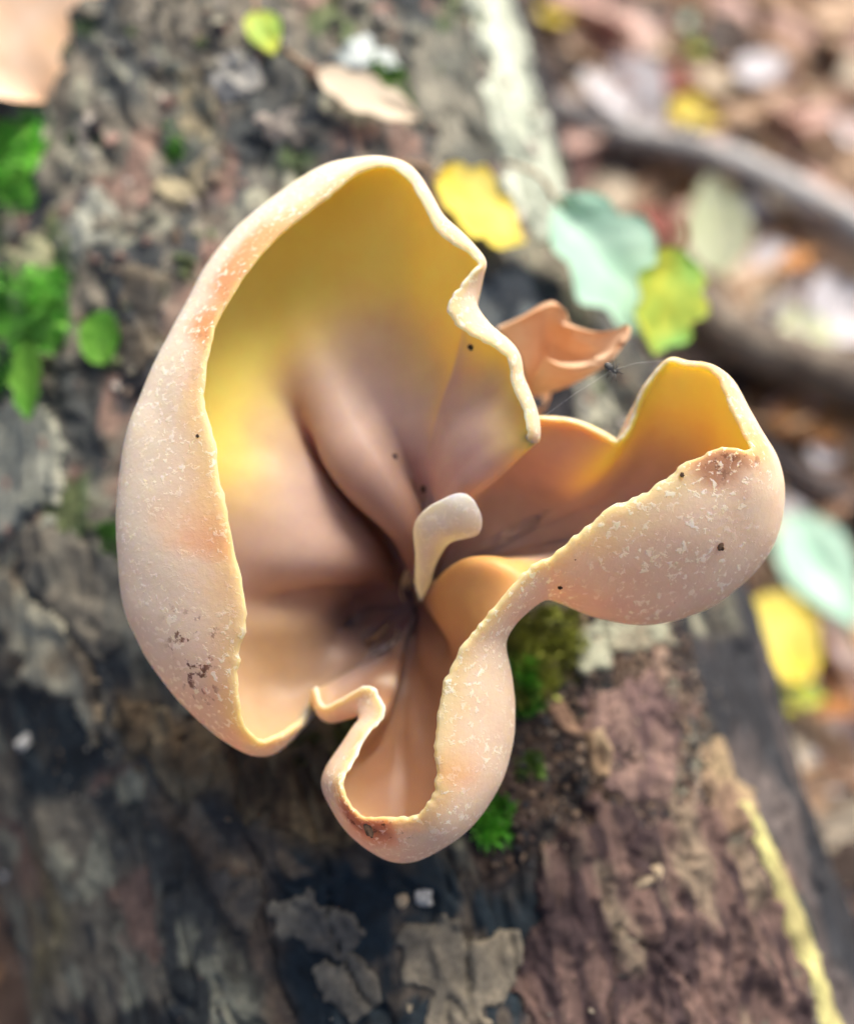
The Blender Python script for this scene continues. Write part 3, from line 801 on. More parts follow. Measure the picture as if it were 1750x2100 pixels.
# colours of the two skins
P3 = FG
nA = fbm(P3.reshape(-1, 3) * 0.8, 3, 321).reshape(nt_, nv_)
nB = fbm(P3.reshape(-1, 3) * 2.5, 4, 331).reshape(nt_, nv_)
V = np.broadcast_to(vfr[None], (nt_, nv_))
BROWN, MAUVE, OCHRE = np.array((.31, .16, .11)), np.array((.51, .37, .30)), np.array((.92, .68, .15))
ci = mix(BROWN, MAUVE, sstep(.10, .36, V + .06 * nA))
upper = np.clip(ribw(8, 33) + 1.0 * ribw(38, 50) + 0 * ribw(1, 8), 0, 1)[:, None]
ci = mix(ci, OCHRE, np.clip(sstep(.32, .58, V + .08 * nA) * upper * (1 - ribw(23, 34)[:, None]) + sstep(.52, .68, V + .06 * nA) * ribw(23, 34)[:, None], 0, 1))  # ochre margin, strengthened in colour for the backlight passing through the wall
ci = mix(ci, np.array((.33, .175, .095)), ribw(62.5, 82)[:, None] * (1 - sstep(.55, .75, V)) * .9)
ci = mix(ci, np.array((.40, .31, .28)), ribw(34.5, 47)[:, None] * (1 - sstep(.45, .66, V)) * .9)
ci = mix(ci, np.array((.40, .27, .16)), ribw(0, 5.5)[:, None] * .8)
bumpw = ribw(57, 63)[:, None]
ci = mix(ci, np.array((.62, .35, .13)), bumpw * sstep(.12, .3, V))
ci = mix(ci, np.array((.60, .40, .20)), sstep(.5, .68, V + .05 * nA) * (1 - upper) * .6)
ci = mix(ci, np.array((.17, .08, .07)), (1 - sstep(.03, .20, V + .03 * nA)) * .8)  # dark pigment of the middle, with its shade mixed into the colour
co = np.broadcast_to(np.array((.70, .52, .385)), (nt_, nv_, 3))
co = mix(co, np.array((.74, .64, .51)), (ribw(4, 17)[:, None] * (1 - sstep(.80, 1.0, V)) * .8))
co = mix(co, np.array((.76, .52, .24)), sstep(.90, .99, V + .05 * nB) * .6)
co = mix(co, np.array((.84, .66, .38)), (1 - sstep(.45, .75, V + .05 * nA)) * .75)
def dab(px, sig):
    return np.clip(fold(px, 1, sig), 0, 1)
ci = mix(ci, np.array((.085, .045, .06)), dab([(680, 1310), (760, 1275), (840, 1230)], .5) * .95)  # purple pigment plus painted shade of the hollow
ci = mix(ci, np.array((.48, .21, .07)), dab([(618, 862), (655, 935), (710, 1005), (780, 1090), (842, 1190)], .16) * .7)  # warm light glowing in the groove, painted as orange
ci = mix(ci, np.array((.50, .25, .10)), dab([(520, 1225), (640, 1218), (760, 1210)], .16) * .6)  # orange glow and shading of the cross groove, painted in
ci = mix(ci, np.array((.74, .62, .50)), dab([(778, 1402), (805, 1402), (832, 1412)], .07) * .8)
ci = mix(ci, np.array((.62, .46, .22)), dab([(530, 1300), (560, 1360)], .4) * .35)
# bruised, browned stretches of the rim
br = np.clip(ribw(10, 16.2) * .9 + ribw(4.5, 8) * .5 + ribw(45, 50) * .6 + ribw(66, 74) * .75, 0, 1)[:, None]
sp = sstep(-.1, .45, fbm(np.stack([rimlen * 1.5, rimlen * 0], -1), 3, 341))[:, None]
stain = 1.2 * br * sp * sstep(.80, .92, V + .08 * nB) + br * .4 * sstep(.88, .99, V)
co = mix(co, np.array((.62, .28, .12)), np.clip(stain, 0, 1) * .9)
dk = (ribw(50.2, 52.3, .5) + ribw(71, 73.5, .5))[:, None] * sstep(.88, .95, V + .06 * nB)
co = mix(co, np.array((.28, .13, .075)), np.clip(dk, 0, 1) * .8)
cr = mix(co[:, -1], np.broadcast_to((.82, .58, .28), co[:, -1].shape), np.full(nt_, .5))
pale = np.clip(ribw(17, 33) + ribw(35, 44) + ribw(75, 85), 0, 1)
cr = mix(cr, np.array((.88, .80, .62)), pale)

nq = nt_ * nv_
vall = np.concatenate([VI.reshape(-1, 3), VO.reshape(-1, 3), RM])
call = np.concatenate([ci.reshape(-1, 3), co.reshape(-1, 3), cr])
oall = np.concatenate([np.zeros(nq), np.ones(nq), np.full(nt_, .35)])
spk = (ribw(3.9, 5.9, .5)[:, None] * sstep(.80, .86, V) * (1 - sstep(.92, .97, V)) * .9 + ribw(49.6, 52, .4)[:, None] * sstep(.90, .96, V) * .6
       + ribw(70.2, 73, .5)[:, None] * sstep(.88, .93, V) + ribw(10, 13)[:, None] * sstep(.9, .97, V) * .25)
sall = np.concatenate([np.zeros(nq), np.clip(spk, 0, 1).ravel(), np.zeros(nt_)])
fall = grid_faces(nt_, nv_, True) + grid_faces(nt_, nv_, True, True, nq)
for i in range(nt_):
    j = (i + 1) % nt_
    a, b = i * nv_ + nv_ - 1, j * nv_ + nv_ - 1
    fall.append((a, b, 2 * nq + j, 2 * nq + i))
    fall.append((2 * nq + i, 2 * nq + j, nq + b, nq + a))
# which way do the inner faces look?
q = [vall[k] for k in fall[len(grid_faces(3, nv_)) * 3 + 12]]
fn = np.cross(q[1] - q[0], q[2] - q[0])
if fn @ NRM.reshape(-1, 3)[fall[len(grid_faces(3, nv_)) * 3 + 12][0]] < 0:
    fall = [f[::-1] for f in fall]

base = np.array(log_P(np.array(0.0), np.array(0.0)))
bq = on_log(900, 1290)
base = log_P(np.array(bq[0]), np.array(bq[1]))
fungus = empty('cup_fungus', base)
tag(fungus, 'large wavy cup fungus, cream outside and ochre brown inside, growing on the log', 'fungus')
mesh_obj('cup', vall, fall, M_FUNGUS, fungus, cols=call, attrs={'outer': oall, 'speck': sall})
fun_bvh = BVHTree.FromPolygons([Vector(v) for v in vall], fall)

# short foot below the cup, rooted in the log
top = U(905, 1265, 15.1); foot = base - LN * 0.5
nseg, nrow = 28, 8
fv, fc_ = [], []
for i in range(nrow):
    t = i / (nrow - 1)
    c = foot * (1 - t) + top * t
    for k in range(nseg):
        a = 2 * math.pi * k / nseg
        r = (0.50 + .25 * (1 - t) ** 2) * (1 + .08 * math.sin(3 * a + 1) + .05 * math.sin(7 * a))
        fv.append(c + r * (math.cos(a) * LX + math.sin(a) * LD))
mesh_obj('foot', fv, [(i * nseg + k, i * nseg + (k + 1) % nseg, (i + 1) * nseg + (k + 1) % nseg, (i + 1) * nseg + k) for i in range(nrow - 1) for k in range(nseg)],
         M_FUNGUS, fungus, cols=np.tile((.62, .45, .28), (len(fv), 1)), attrs={'outer': np.ones(len(fv))})

def ribbon(name, left, right, thick, bulge, col, outer=1.0, n=28, m=12, parent=None, col2=None):
    """puffy flap lofted between two edge curves (pixels + depth)"""
    Lc = resample(catmull([U(*q) for q in left], 10), n)
    Rc = resample(catmull([U(*q) for q in right], 10), n)
    t = np.linspace(0, 1, m)
    F = Lc[:, None] * (1 - t)[None, :, None] + Rc[:, None] * t[None, :, None]
    F = F - FWD * (bulge * np.sin(np.pi * t) * np.sin(np.linspace(.08, .98, n) * np.pi)[:, None])[..., None]
    th = thick * np.sqrt(np.clip(np.sin(np.pi * np.clip(t, .02, .98)), 0, 1))[None, :] * np.sqrt(np.clip(np.sin(np.linspace(.03, .97, n) * np.pi), 0, 1))[:, None]
    A_ = F - FWD * th[..., None]; B_ = F + FWD * th[..., None]
    v = np.concatenate([A_.reshape(-1, 3), B_.reshape(-1, 3)])
    f = grid_faces(n, m) + grid_faces(n, m, False, True, n * m)
    for i in range(n - 1):
        f.append((i * m, n * m + i * m, n * m + (i + 1) * m, (i + 1) * m)[::-1])
        f.append((i * m + m - 1, n * m + i * m + m - 1, n * m + (i + 1) * m + m - 1, (i + 1) * m + m - 1))
    for j in range(m - 1):
        f.append((j, j + 1, n * m + j + 1, n * m + j)[::-1])
        b0 = (n - 1) * m
        f.append((b0 + j, b0 + j + 1, n * m + b0 + j + 1, n * m + b0 + j))
    me = bmesh.new()
    cc = np.tile(col, (len(v), 1))
    if col2 is not None:
        cc = np.concatenate([np.tile(mix(col, col2, t), (n, 1)), cc[:n * m]])
    o = mesh_obj(name, v, f, M_FUNGUS, parent, cols=cc, attrs={'outer': np.full(len(v), outer)})
    bm = bmesh.new(); bm.from_mesh(o.data); bmesh.ops.recalc_face_normals(bm, faces=bm.faces); bm.to_mesh(o.data); bm.free()
    md = o.modifiers.new('smooth', 'SUBSURF'); md.levels = md.render_levels = 1
    return o

ear = ribbon('flap', [(861,1232,14.3), (850,1195,13.9), (851,1140,13.5), (847,1080,13.2), (870,1045,13.05), (905,1024,12.95), (938,1010,12.95), (958,1014,12.97)],
             [(864,1232,14.3), (880,1200,13.9), (894,1155,13.6), (920,1115,13.35), (955,1105,13.25), (982,1096,13.2), (988,1062,13.1), (972,1026,13.0)],
             .055, .10, (.70, .60, .51), .5, parent=fungus)

# ------------------------------------------------------------------ soil crumbs on the fungus
def crumb(x, y, r, label, mat=M_CRUMB, el=1.0, bvh=None, group='soil crumbs on the fungus'):
    hit = (bvh or fun_bvh).ray_cast(Vector(CAMP), Vector(ray(x, y)).normalized())
    if hit[0] is None:
        return
    c = np.array(hit[0])
    bm = bmesh.new()
    bmesh.ops.create_icosphere(bm, subdivisions=2, radius=1)
    rs = random.Random(int(x * 7 + y))
    for v in bm.verts:
        k = r * rs.uniform(.7, 1.2)
        v.co = Vector((v.co.x * k * el, v.co.y * k, v.co.z * k * .8)) * CM
    me = bpy.data.meshes.new('soil_crumb'); bm.to_mesh(me); bm.free()
    me.materials.append(mat)
    o = bpy.data.objects.new('soil_crumb', me)
    o.location = Vector(c) * CM; o.rotation_euler = (0, 0, rs.uniform(0, 6))
    link(o)
    tag(o, label, 'crumb', group)
crumb(965, 712, .045, 'dark crumb on the ochre inside beside the S-shaped curl of the rim')
crumb(808, 936, .04, 'small dark crumb on the pinkish inside above the white flap')
crumb(868, 1003, .05, 'greenish black crumb just above the white flap')
crumb(1148, 1204, .03, 'black speck on the narrow ribbon of the rim')
crumb(1397, 974, .03, 'black speck just under the browned rim of the bulging lobe')
crumb(1476, 1118, .035, 'elongated brown crumb on the outside of the bulging lobe', el=1.9)
crumb(1480, 1125, .025, 'brown grain touching the elongated crumb on the bulging lobe')
crumb(755, 1698, .05, 'blackish brown crust bit on the rim of the lower lobe', el=2.2)
crumb(405, 894, .025, 'dark grain on the tall pale outer wall beside its rim')

M_GRAIN = mat_plain('pale_grain', (.28, .21, .13), (.42, .34, .23), .8, 9)
M_WHITE = mat_plain('white_grain', (.26, .26, .25), (.42, .42, .40), .8, 9)
crumb(825, 1847, .10, 'tan grain on dark bark below the lower lobe', M_GRAIN, bvh=log_bvh, group='grains on the log')
crumb(870, 1838, .12, 'whitish chip on dark bark beside the tan grain', M_WHITE, 1.3, log_bvh, 'grains on the log')
crumb(50, 1522, .11, 'white chip on blue black bark', M_WHITE, 1.4, log_bvh, 'grains on the log')
crumb(10, 1796, .08, 'white speck on the olive bark', M_WHITE, 1.5, log_bvh, 'grains on the log')
crumb(1160, 1362, .05, 'white speck in the olive moss', M_WHITE, 1.0, log_bvh, 'grains on the log')
crumb(1330, 1800, .13, 'pale splinter on the reddish brown rotten wood', M_GRAIN, 2.0, log_bvh, 'grains on the log')

# ------------------------------------------------------------------ small orange cup fungus behind
M_ORANGE = mat_plain('orange_flesh', (.80, .48, .27), (.88, .66, .45), .5, 1.5, .3)
def log_depth(x, y):
    h = log_bvh.ray_cast(Vector(CAMP), Vector(ray(x, y)).normalized())
    return None if h[0] is None else float((np.array(h[0]) - CAMP) @ FWD)
so_rows = [
    [(1080,800,15.6),(1075,770,15.2),(1060,720,15.0),(1035,690,14.9),(1020,672,14.85)],
    [(1085,800,15.6),(1090,760,15.2),(1090,710,15.0),(1075,665,14.8),(1070,650,14.75)],
    [(1090,800,15.6),(1110,765,15.25),(1120,700,15.1),(1120,640,14.75),(1125,622,14.65)],
    [(1095,800,15.6),(1120,770,15.25),(1145,710,15.15),(1150,665,14.8),(1152,632,14.7)],
    [(1098,800,15.6),(1135,775,15.2),(1170,725,15.1),(1178,690,14.8),(1160,662,14.7)],
    [(1100,800,15.6),(1150,775,15.15),(1195,730,15.0),(1210,700,14.75),(1215,680,14.7)],
    [(1100,802,15.6),(1160,778,15.1),(1215,740,14.85),(1245,705,14.65),(1255,678,14.6)],
    [(1100,804,15.6),(1165,782,15.0),(1225,750,14.7),(1265,705,14.55),(1288,668,14.5)],
    [(1098,806,15.6),(1150,790,14.95),(1200,765,14.6),(1245,735,14.45),(1278,695,14.45)],
    [(1095,806,15.6),(1130,795,14.95),(1165,770,14.55),(1200,750,14.4),(1230,738,14.4)],
    [(1092,806,15.6),(1110,795,15.0),(1130,772,14.6),(1150,755,14.45),(1160,748,14.4)],
    [(1088,804,15.6),(1095,785,15.05),(1105,760,14.7),(1112,742,14.5),(1118,735,14.5)],
]
SR = np.array([resample(catmull([U(*q) for q in r], 8), 14) for r in so_rows])
SRd = np.array([catmull(SR[:, j], 6) for j in range(14)]).transpose(1, 0, 2)
sn = np.cross(np.gradient(SRd, axis=0), np.gradient(SRd, axis=1)); sn /= np.linalg.norm(sn, axis=-1)[..., None] + 1e-9
A_, B_ = SRd + sn * .05, SRd - sn * .05
n_, m_ = SRd.shape[:2]
sv = np.concatenate([A_.reshape(-1, 3), B_.reshape(-1, 3)])
sf = grid_faces(n_, m_) + grid_faces(n_, m_, False, True, n_ * m_)
for i in range(n_ - 1):
    sf.append((i * m_ + m_ - 1, n_ * m_ + i * m_ + m_ - 1, n_ * m_ + (i + 1) * m_ + m_ - 1, (i + 1) * m_ + m_ - 1))
for e in (0, n_ - 1):
    for j in range(m_ - 1):
        sf.append((e * m_ + j, e * m_ + j + 1, n_ * m_ + e * m_ + j + 1, n_ * m_ + e * m_ + j))
sm = empty('small_cup_fungus', U(1090, 806, 15.7))
tag(sm, 'small wavy orange cup fungus half hidden behind the large one', 'fungus')
mesh_obj('cup', sv, sf, M_ORANGE, sm)
sb = [U(1092, 806, 15.5), U(1090, 830, 16.4)]
fv = []
for t in (0, .5, 1):
    for k in range(16):
        a = 2 * math.pi * k / 16
        fv.append(sb[0] * (1 - t) + sb[1] * t + .25 * (1 - .2 * t) * (math.cos(a) * LX + math.sin(a) * LD))
mesh_obj('foot', fv, [(i * 16 + k, i * 16 + (k + 1) % 16, (i + 1) * 16 + (k + 1) % 16, (i + 1) * 16 + k) for i in range(2) for k in range(16)], M_ORANGE, sm)

# ------------------------------------------------------------------ tiny spider on a silk thread
def tube_verts(pts, rad, seg=8):
    pts = np.asarray(pts, float); n = len(pts)
    rad = np.broadcast_to(rad, (n,))
    T = np.gradient(pts, axis=0); T /= np.linalg.norm(T, axis=1)[:, None] + 1e-9
    ref = np.array([.3, .2, .93])
    X = np.cross(T, ref); X /= np.linalg.norm(X, axis=1)[:, None] + 1e-9
    Y = np.cross(T, X)
    a = np.linspace(0, 2 * np.pi, seg, endpoint=False)
    v = pts[:, None] + rad[:, None, None] * (np.cos(a)[None, :, None] * X[:, None] + np.sin(a)[None, :, None] * Y[:, None])
    f = [(i * seg + k, i * seg + (k + 1) % seg, (i + 1) * seg + (k + 1) % seg, (i + 1) * seg + k) for i in range(n - 1) for k in range(seg)]
    f += [tuple(range(seg))[::-1], tuple((n - 1) * seg + k for k in range(seg))]
    return v.reshape(-1, 3), f
M_SPIDER = mat_plain('spider_grey', (.035, .035, .035), (.13, .13, .12), .5, 30)
M_SILK = mat_plain('silk', (.7, .7, .7), (.8, .8, .8), .3, 5)
spc = U(1251, 757, 12.75)
spider = empty('spider', spc)
tag(spider, 'tiny grey spider hanging between the two lobes of the fungus', 'spider')
def blob(name, c, rx, ry, rz, parent, mat):
    bm = bmesh.new(); bmesh.ops.create_uvsphere(bm, u_segments=14, v_segments=10, radius=1)
    ax = (RGT * .75 - UPV * .66); ay = (RGT * .66 + UPV * .75); az = -FWD
    v = [c + ax * q.co.x * rx + ay * q.co.y * ry + az * q.co.z * rz for q in bm.verts]
    f = [[w_.index for w_ in fa.verts] for fa in bm.faces]; bm.free()
    return mesh_obj(name, v, f, mat, parent)
blob('abdomen', spc + (-RGT * .02 + UPV * .025), .065, .05, .05, spider, M_SPIDER)
blob('head', spc + (RGT * .045 - UPV * .03), .04, .035, .032, spider, M_SPIDER)
for sgn in (-1, 1):
    for k in range(4):
        b0 = spc + RGT * .04 - UPV * .03
        ang = math.radians(-41 + sgn * (35 + 34 * k))
        d1 = math.cos(ang) * RGT + math.sin(ang) * UPV
        pts = [b0, b0 + d1 * .05 - FWD * .035, b0 + d1 * .09 - FWD * .02 + UPV * .01 * (k - 1.5), b0 + d1 * .12 + FWD * .03 + RGT * .015]
        v, f = tube_verts(catmull(pts, 4), np.linspace(.008, .004, 13), 6)
        mesh_obj('leg', v, f, M_SPIDER, spider)
v, f = tube_verts([U(1095, 868, 12.85), U(1180, 806, 12.8), spc - UPV * .02, U(1300, 745, 12.9), U(1374, 738, 13.0)], .0009, 5)
silk = mesh_obj('silk_thread', v, f, M_SILK, origin=v.mean(0))
tag(silk, 'fine silk thread carrying the tiny spider between the lobes', 'thread')

# ------------------------------------------------------------------ leaves
def leaf_mesh(L, W, kind, curl, fold, seed):
    """leaf lying along +x, base at origin, in cm; returns blade verts/faces, stalk verts/faces"""
    rs = np.random.RandomState(seed)
    n, m = 22, 13
    t = np.linspace(0, 1, n)
    if kind == 'ovate':
        wd = np.sin(np.pi * t ** .75) ** .8
    elif kind == 'round':
        wd = np.sqrt(np.clip(1 - (2 * t - 1) ** 2, 0, 1)) * (1 - .15 * t)
    elif kind == 'lobed':
        wd = np.sin(np.pi * t ** .85) ** .7 * (.68 + .34 * np.abs(np.sin(t * 9.5 + .6)))
    else:
        wd = np.sin(np.pi * t ** .9) ** .7
    wd = wd + .02
    s = np.linspace(-1, 1, m)
    T, Sg = np.meshgrid(t, s, indexing='ij')
    x = T * L
    y = Sg * wd[:, None] * W * .5
    y = y + .03 * W * noise(np.stack([T * 9, Sg * 2 + seed], -1), seed)
    z = np.abs(Sg) * wd[:, None] * W * fold + curl * L * (T - .5) ** 2 * 1.4
    z = z + .06 * W * fbm(np.stack([T * 2.5 + seed, Sg * 1.6], -1), 2, seed)
    z = z + .012 * W * np.cos(T * 40 - np.abs(Sg) * 9) * np.abs(Sg)
    top = np.stack([x, y, z], -1).reshape(-1, 3); bot = top - np.array([0, 0, .025])
    v = np.concatenate([top, bot])
    f = grid_faces(n, m) + grid_faces(n, m, False, True, n * m)
    for i in range(n - 1):
        f.append((i * m, i * m + n * m, (i + 1) * m + n * m, (i + 1) * m)[::-1]); f.append((i * m + m - 1, i * m + m - 1 + n * m, (i + 1) * m + m - 1 + n * m, (i + 1) * m + m - 1))
    for j in range(m - 1):
        f.append((j, j + 1, j + 1 + n * m, j + n * m)[::-1]); e = (n - 1) * m
        f.append((e + j, e + j + 1, e + j + 1 + n * m, e + j + n * m))
    z0 = curl * L * .35
    sv_, sf_ = tube_verts(catmull([(-.32 * L, rs.uniform(-.1, .1) * L, z0 - .02 * L), (-.15 * L, .02 * L, z0), (.0, 0, z0), (.06 * L, 0, z0 - .01)], 4), .035, 6)
    return v, f, sv_, sf_

LMAT = {}
def lm(name, c1, c2, tr=.35, ns=.9):
    LMAT[name] = mat_plain('leaf_' + name, c1, c2, .6, ns, tr, .35)
lm('peach', (.80, .50, .28), (.86, .64, .46), .15)
lm('yellow', (.86, .70, .06), (.90, .80, .22))
lm('lime', (.22, .52, .10), (.78, .76, .10))
lm('mint', (.46, .74, .58), (.62, .84, .70))
lm('pale', (.70, .76, .48), (.84, .86, .66))
lm('green', (.10, .34, .03), (.20, .45, .05))
lm('tan', (.56, .38, .24), (.72, .54, .38))
lm('brown', (.30, .18, .12), (.46, .29, .20))
lm('pink', (.60, .38, .32), (.74, .55, .48))
lm('orange', (.60, .26, .08), (.72, .38, .15))
lm('grey', (.62, .60, .62), (.78, .76, .78))
lm('red', (.28, .07, .05), (.42, .14, .10))
lm('creamy', (.68, .58, .44), (.78, .68, .52))
lm('dark', (.06, .045, .04), (.12, .08, .06))
M_STALK = mat_plain('leaf_stalk', (.25, .15, .08), (.4, .26, .15), .7, 3)

def basis(nrm, heading):
    nz = np.asarray(nrm, float); nz = nz / np.linalg.norm(nz)
    h = np.asarray(heading, float); xx = h - nz * (h @ nz); xx /= np.linalg.norm(xx)
    yy = np.cross(nz, xx)
    return np.stack([xx, yy, nz], 1)

def place_leaf(name, pos, nrm, heading, L, W, kind, matname, label, curl=.1, fold=.12, seed=1, group=None, stalk=True):
    v, f, sv_, sf_ = leaf_mesh(L, W, kind, curl, fold, seed)
    B = basis(nrm, heading)
    off = np.array([L * .5, 0, 0])
    root = empty(name, pos)
    tag(root, label, 'leaf', group)
    mesh_obj('blade', (v - off) @ B.T + pos, f, LMAT[matname], root)
    if stalk:
        mesh_obj('stalk', (sv_ - off) @ B.T + pos, sf_, M_STALK, root)
    return root

def on_ground(x, y, up=0.3):
    d = ray(x, y); t = (GZ + up - CAMP[2]) / d[2]
    for _ in range(6):
        p = CAMP + d * t
        t = (float(ground_z(p[0], p[1])) + up - CAMP[2]) / d[2]
    return CAMP + d * t

def px_leaf(name, x, y, dx, dy, Lpx, Wpx, kind, matname, label, where='ground', up=0.4, tilt=(0, 0, 0), **kw):
    """leaf centred at a pixel, pointing along (dx,dy) in the picture; size follows from where it lies"""
    if where == 'lean':
        p = U(x, y, up); nrm = np.array([.35, -.2, 1.0])
    elif where == 'ground':
        p = on_ground(x, y, up); nrm = np.array([0, 0, 1.0])
    else:
        q = on_log(x, y)
        p = log_P(np.array(q[0]), np.array(q[1]), up)
        a = q[1] / LR0
        nrm = math.sin(a) * LX + math.cos(a) * LN
    nrm = nrm + np.array(tilt)
    k = ((p - CAMP) @ FWD) / FPX
    head = RGT * dx - UPV * dy
    return place_leaf(name, p, nrm, head, Lpx * k, Wpx * k, kind, matname, label, **kw)

# leaves lying on the log
px_leaf('leaf', 60, 0, -.5, -1, 540, 390, 'ovate', 'peach', 'big pale peach leaf lying on the log beside bright green moss', 'log', 1.0, (1.0, -.5, .6), curl=.03, fold=.05, seed=3, stalk=False)
px_leaf('leaf', 748, 222, 1, .35, 230, 105, 'lobed', 'creamy', 'broken tan leaf lying on the top of the log', 'log', .35, curl=.12, seed=4)
px_leaf('leaf', 105, 795, .25, 1, 170, 90, 'lobed', 'green', 'bright green leaf hanging from the moss on the log', 'log', .3, seed=5, stalk=False)
px_leaf('leaf', 210, 695, .3, 1, 120, 100, 'round', 'green', 'roundish small green leaf beside the bright green hanging one', 'log', .12, seed=6, stalk=False)
px_leaf('leaf', 545, 85, .3, .9, 110, 75, 'ovate', 'lime', 'small lime leaf on the upper log beside white bark chips', 'log', .25, seed=8)
px_leaf('leaf', 972, 445, 1, .25, 240, 190, 'lobed', 'yellow', 'bright yellow leaf wedged behind the tip of the large cup fungus', 'log', .3, (.2, 0, 0), curl=.05, seed=9)
# leaves on the ground beside the log
px_leaf('leaf', 1265, 560, .8, .75, 390, 240, 'lobed', 'mint', 'mint green leaf beside the log behind the small orange fungus', 'lean', 18.9, tilt=(0, -.1, 0), seed=11)
px_leaf('leaf', 1365, 620, -.4, 1, 230, 180, 'lobed', 'lime', 'yellow and green leaf overlapping the mint leaf beside the log', 'lean', 18.6, tilt=(.1, -.2, 0), seed=12)
px_leaf('leaf', 1465, 460, -.15, -1, 210, 140, 'ovate', 'pale', 'pale leaf standing against the grey branch', up=2.4, tilt=(.1, -.5, 0), seed=13)
px_leaf('leaf', 1430, 235, .9, .5, 120, 85, 'ovate', 'yellow', 'bright yellow leaf resting on the far side of the grey branch', up=1.0, seed=14)
px_leaf('leaf', 1680, 1170, .35, 1, 270, 150, 'ovate', 'mint', 'mint green leaf on the ground beside the large yellow leaf', up=1.6, seed=15)
px_leaf('leaf', 1605, 1310, .2, 1, 200, 150, 'round', 'yellow', 'large bright yellow leaf on the ground between a mint leaf and the log', up=2.0, seed=16)
px_leaf('leaf', 1655, 680, .8, .7, 150, 80, 'ovate', 'pale', 'pale yellow leaf on the ground between the two branches', up=1.6, seed=17)
px_leaf('leaf', 1630, 860, .9, .4, 130, 80, 'ovate', 'pink', 'pinkish leaf on the ground under the brown branch', up=1.0, seed=18)
px_leaf('leaf', 1620, 1420, .9, .2, 140, 90, 'ovate', 'lime', 'yellow green leaf below the large yellow leaf', up=1.4, seed=19)
px_leaf('leaf', 1720, 1490, .9, .4, 150, 100, 'ovate', 'orange', 'orange brown leaf on the ground beyond the yellow leaves', up=1.2, seed=20)
px_leaf('leaf', 1350, 460, .8, 1, 110, 60, 'ovate', 'red', 'dark red leaf beside the mint leaf', up=1.6, seed=21)
px_leaf('leaf', 1350, 165, 1, .1, 170, 80, 'ovate', 'red', 'reddish brown leaf on the litter beyond the grey branch', up=1.2, seed=22)
px_leaf('leaf', 1250, 180, .2, 1, 90, 70, 'ovate', 'creamy', 'creamy leaf on the litter near the red brown one', up=1.0, seed=23)
px_leaf('leaf', 1560, 140, .8, -.5, 130, 80, 'ovate', 'grey', 'whitish leaf on the litter beyond the grey branch', up=1.2, seed=24)
px_leaf('leaf', 1450, 55, 1, .2, 110, 70, 'ovate', 'mint', 'small mint leaf on the far litter', up=1.0, seed=25)
px_leaf('leaf', 1430, 95, 1, -.3, 90, 50, 'ovate', 'lime', 'small lime leaf touching the far mint leaf', up=1.0, seed=26)
px_leaf('leaf', 1140, 30, .8, .6, 90, 60, 'ovate', 'yellow', 'small yellow leaf on the far litter by the pale log edge', up=1.0, seed=27)

# ------------------------------------------------------------------ branches on the ground
M_TWIG = mat_vcol('branch_bark', 0.8, 2.5, 0.03, 0.5, 0.25)
def branch(name, pts_px, ups, rad, c1, c2, label, seed):
    P = np.array([on_ground(x, y, h) for (x, y), h in zip(pts_px, ups)])
    D = catmull(P, 16)
    v, f = tube_verts(D, np.interp(np.linspace(0, 1, len(D)), np.linspace(0, 1, len(rad)), rad), 20)
    T = v - np.repeat(D, 20, 0)
    k = 1 + .12 * fbm(v * .9, 4, seed) + .06 * fbm(v * 4, 3, seed + 5)
    v = np.repeat(D, 20, 0) + T * k[:, None]
    cc = mix(c1, c2, sstep(-.2, .3, fbm(v * .8, 4, seed + 9)))
    root = empty(name, P[0]); tag(root, label, 'branch')
    mesh_obj('wood', v, f, M_TWIG, root, cols=cc)
    i = len(D) // 3
    kv_, kf = tube_verts(catmull([D[i], D[i] + np.array([.5, .2, .55]), D[i] + np.array([.8, .3, 1.0])], 4), np.linspace(rad[0] * .35, rad[0] * .2, 9), 10)
    mesh_obj('side_stub', kv_, kf, M_TWIG, root, cols=np.tile(c2, (len(kv_), 1)))
branch('branch', [(1080, 190), (1250, 265), (1420, 310), (1560, 360), (1800, 490), (2100, 660)], [1.2, 1.3, 1.4, 1.4, 1.5, 1.6], [.40, .46, .50, .52, .56, .6], (.30, .29, .28), (.44, .43, .42), 'straight grey branch lying on the leaf litter', 401)
branch('branch', [(1380, 560), (1500, 680), (1620, 735), (1800, 800), (2100, 900)], [1.6, 1.8, 1.9, 2.0, 2.0], [.55, .72, .78, .8, .8], (.15, .12, .095), (.26, .22, .17), 'thick brown branch lying nearer the log than the grey one', 431)
branch('branch', [(1420, 840), (1560, 930), (1700, 1010), (2000, 1180)], [1.0, 1.1, 1.2, 1.2], [.3, .42, .45, .45], (.05, .04, .04), (.10, .08, .075), 'dark strip added for the shadows on the ground under the brown branch', 461)  # branch-shaped strip added where there is only shadow

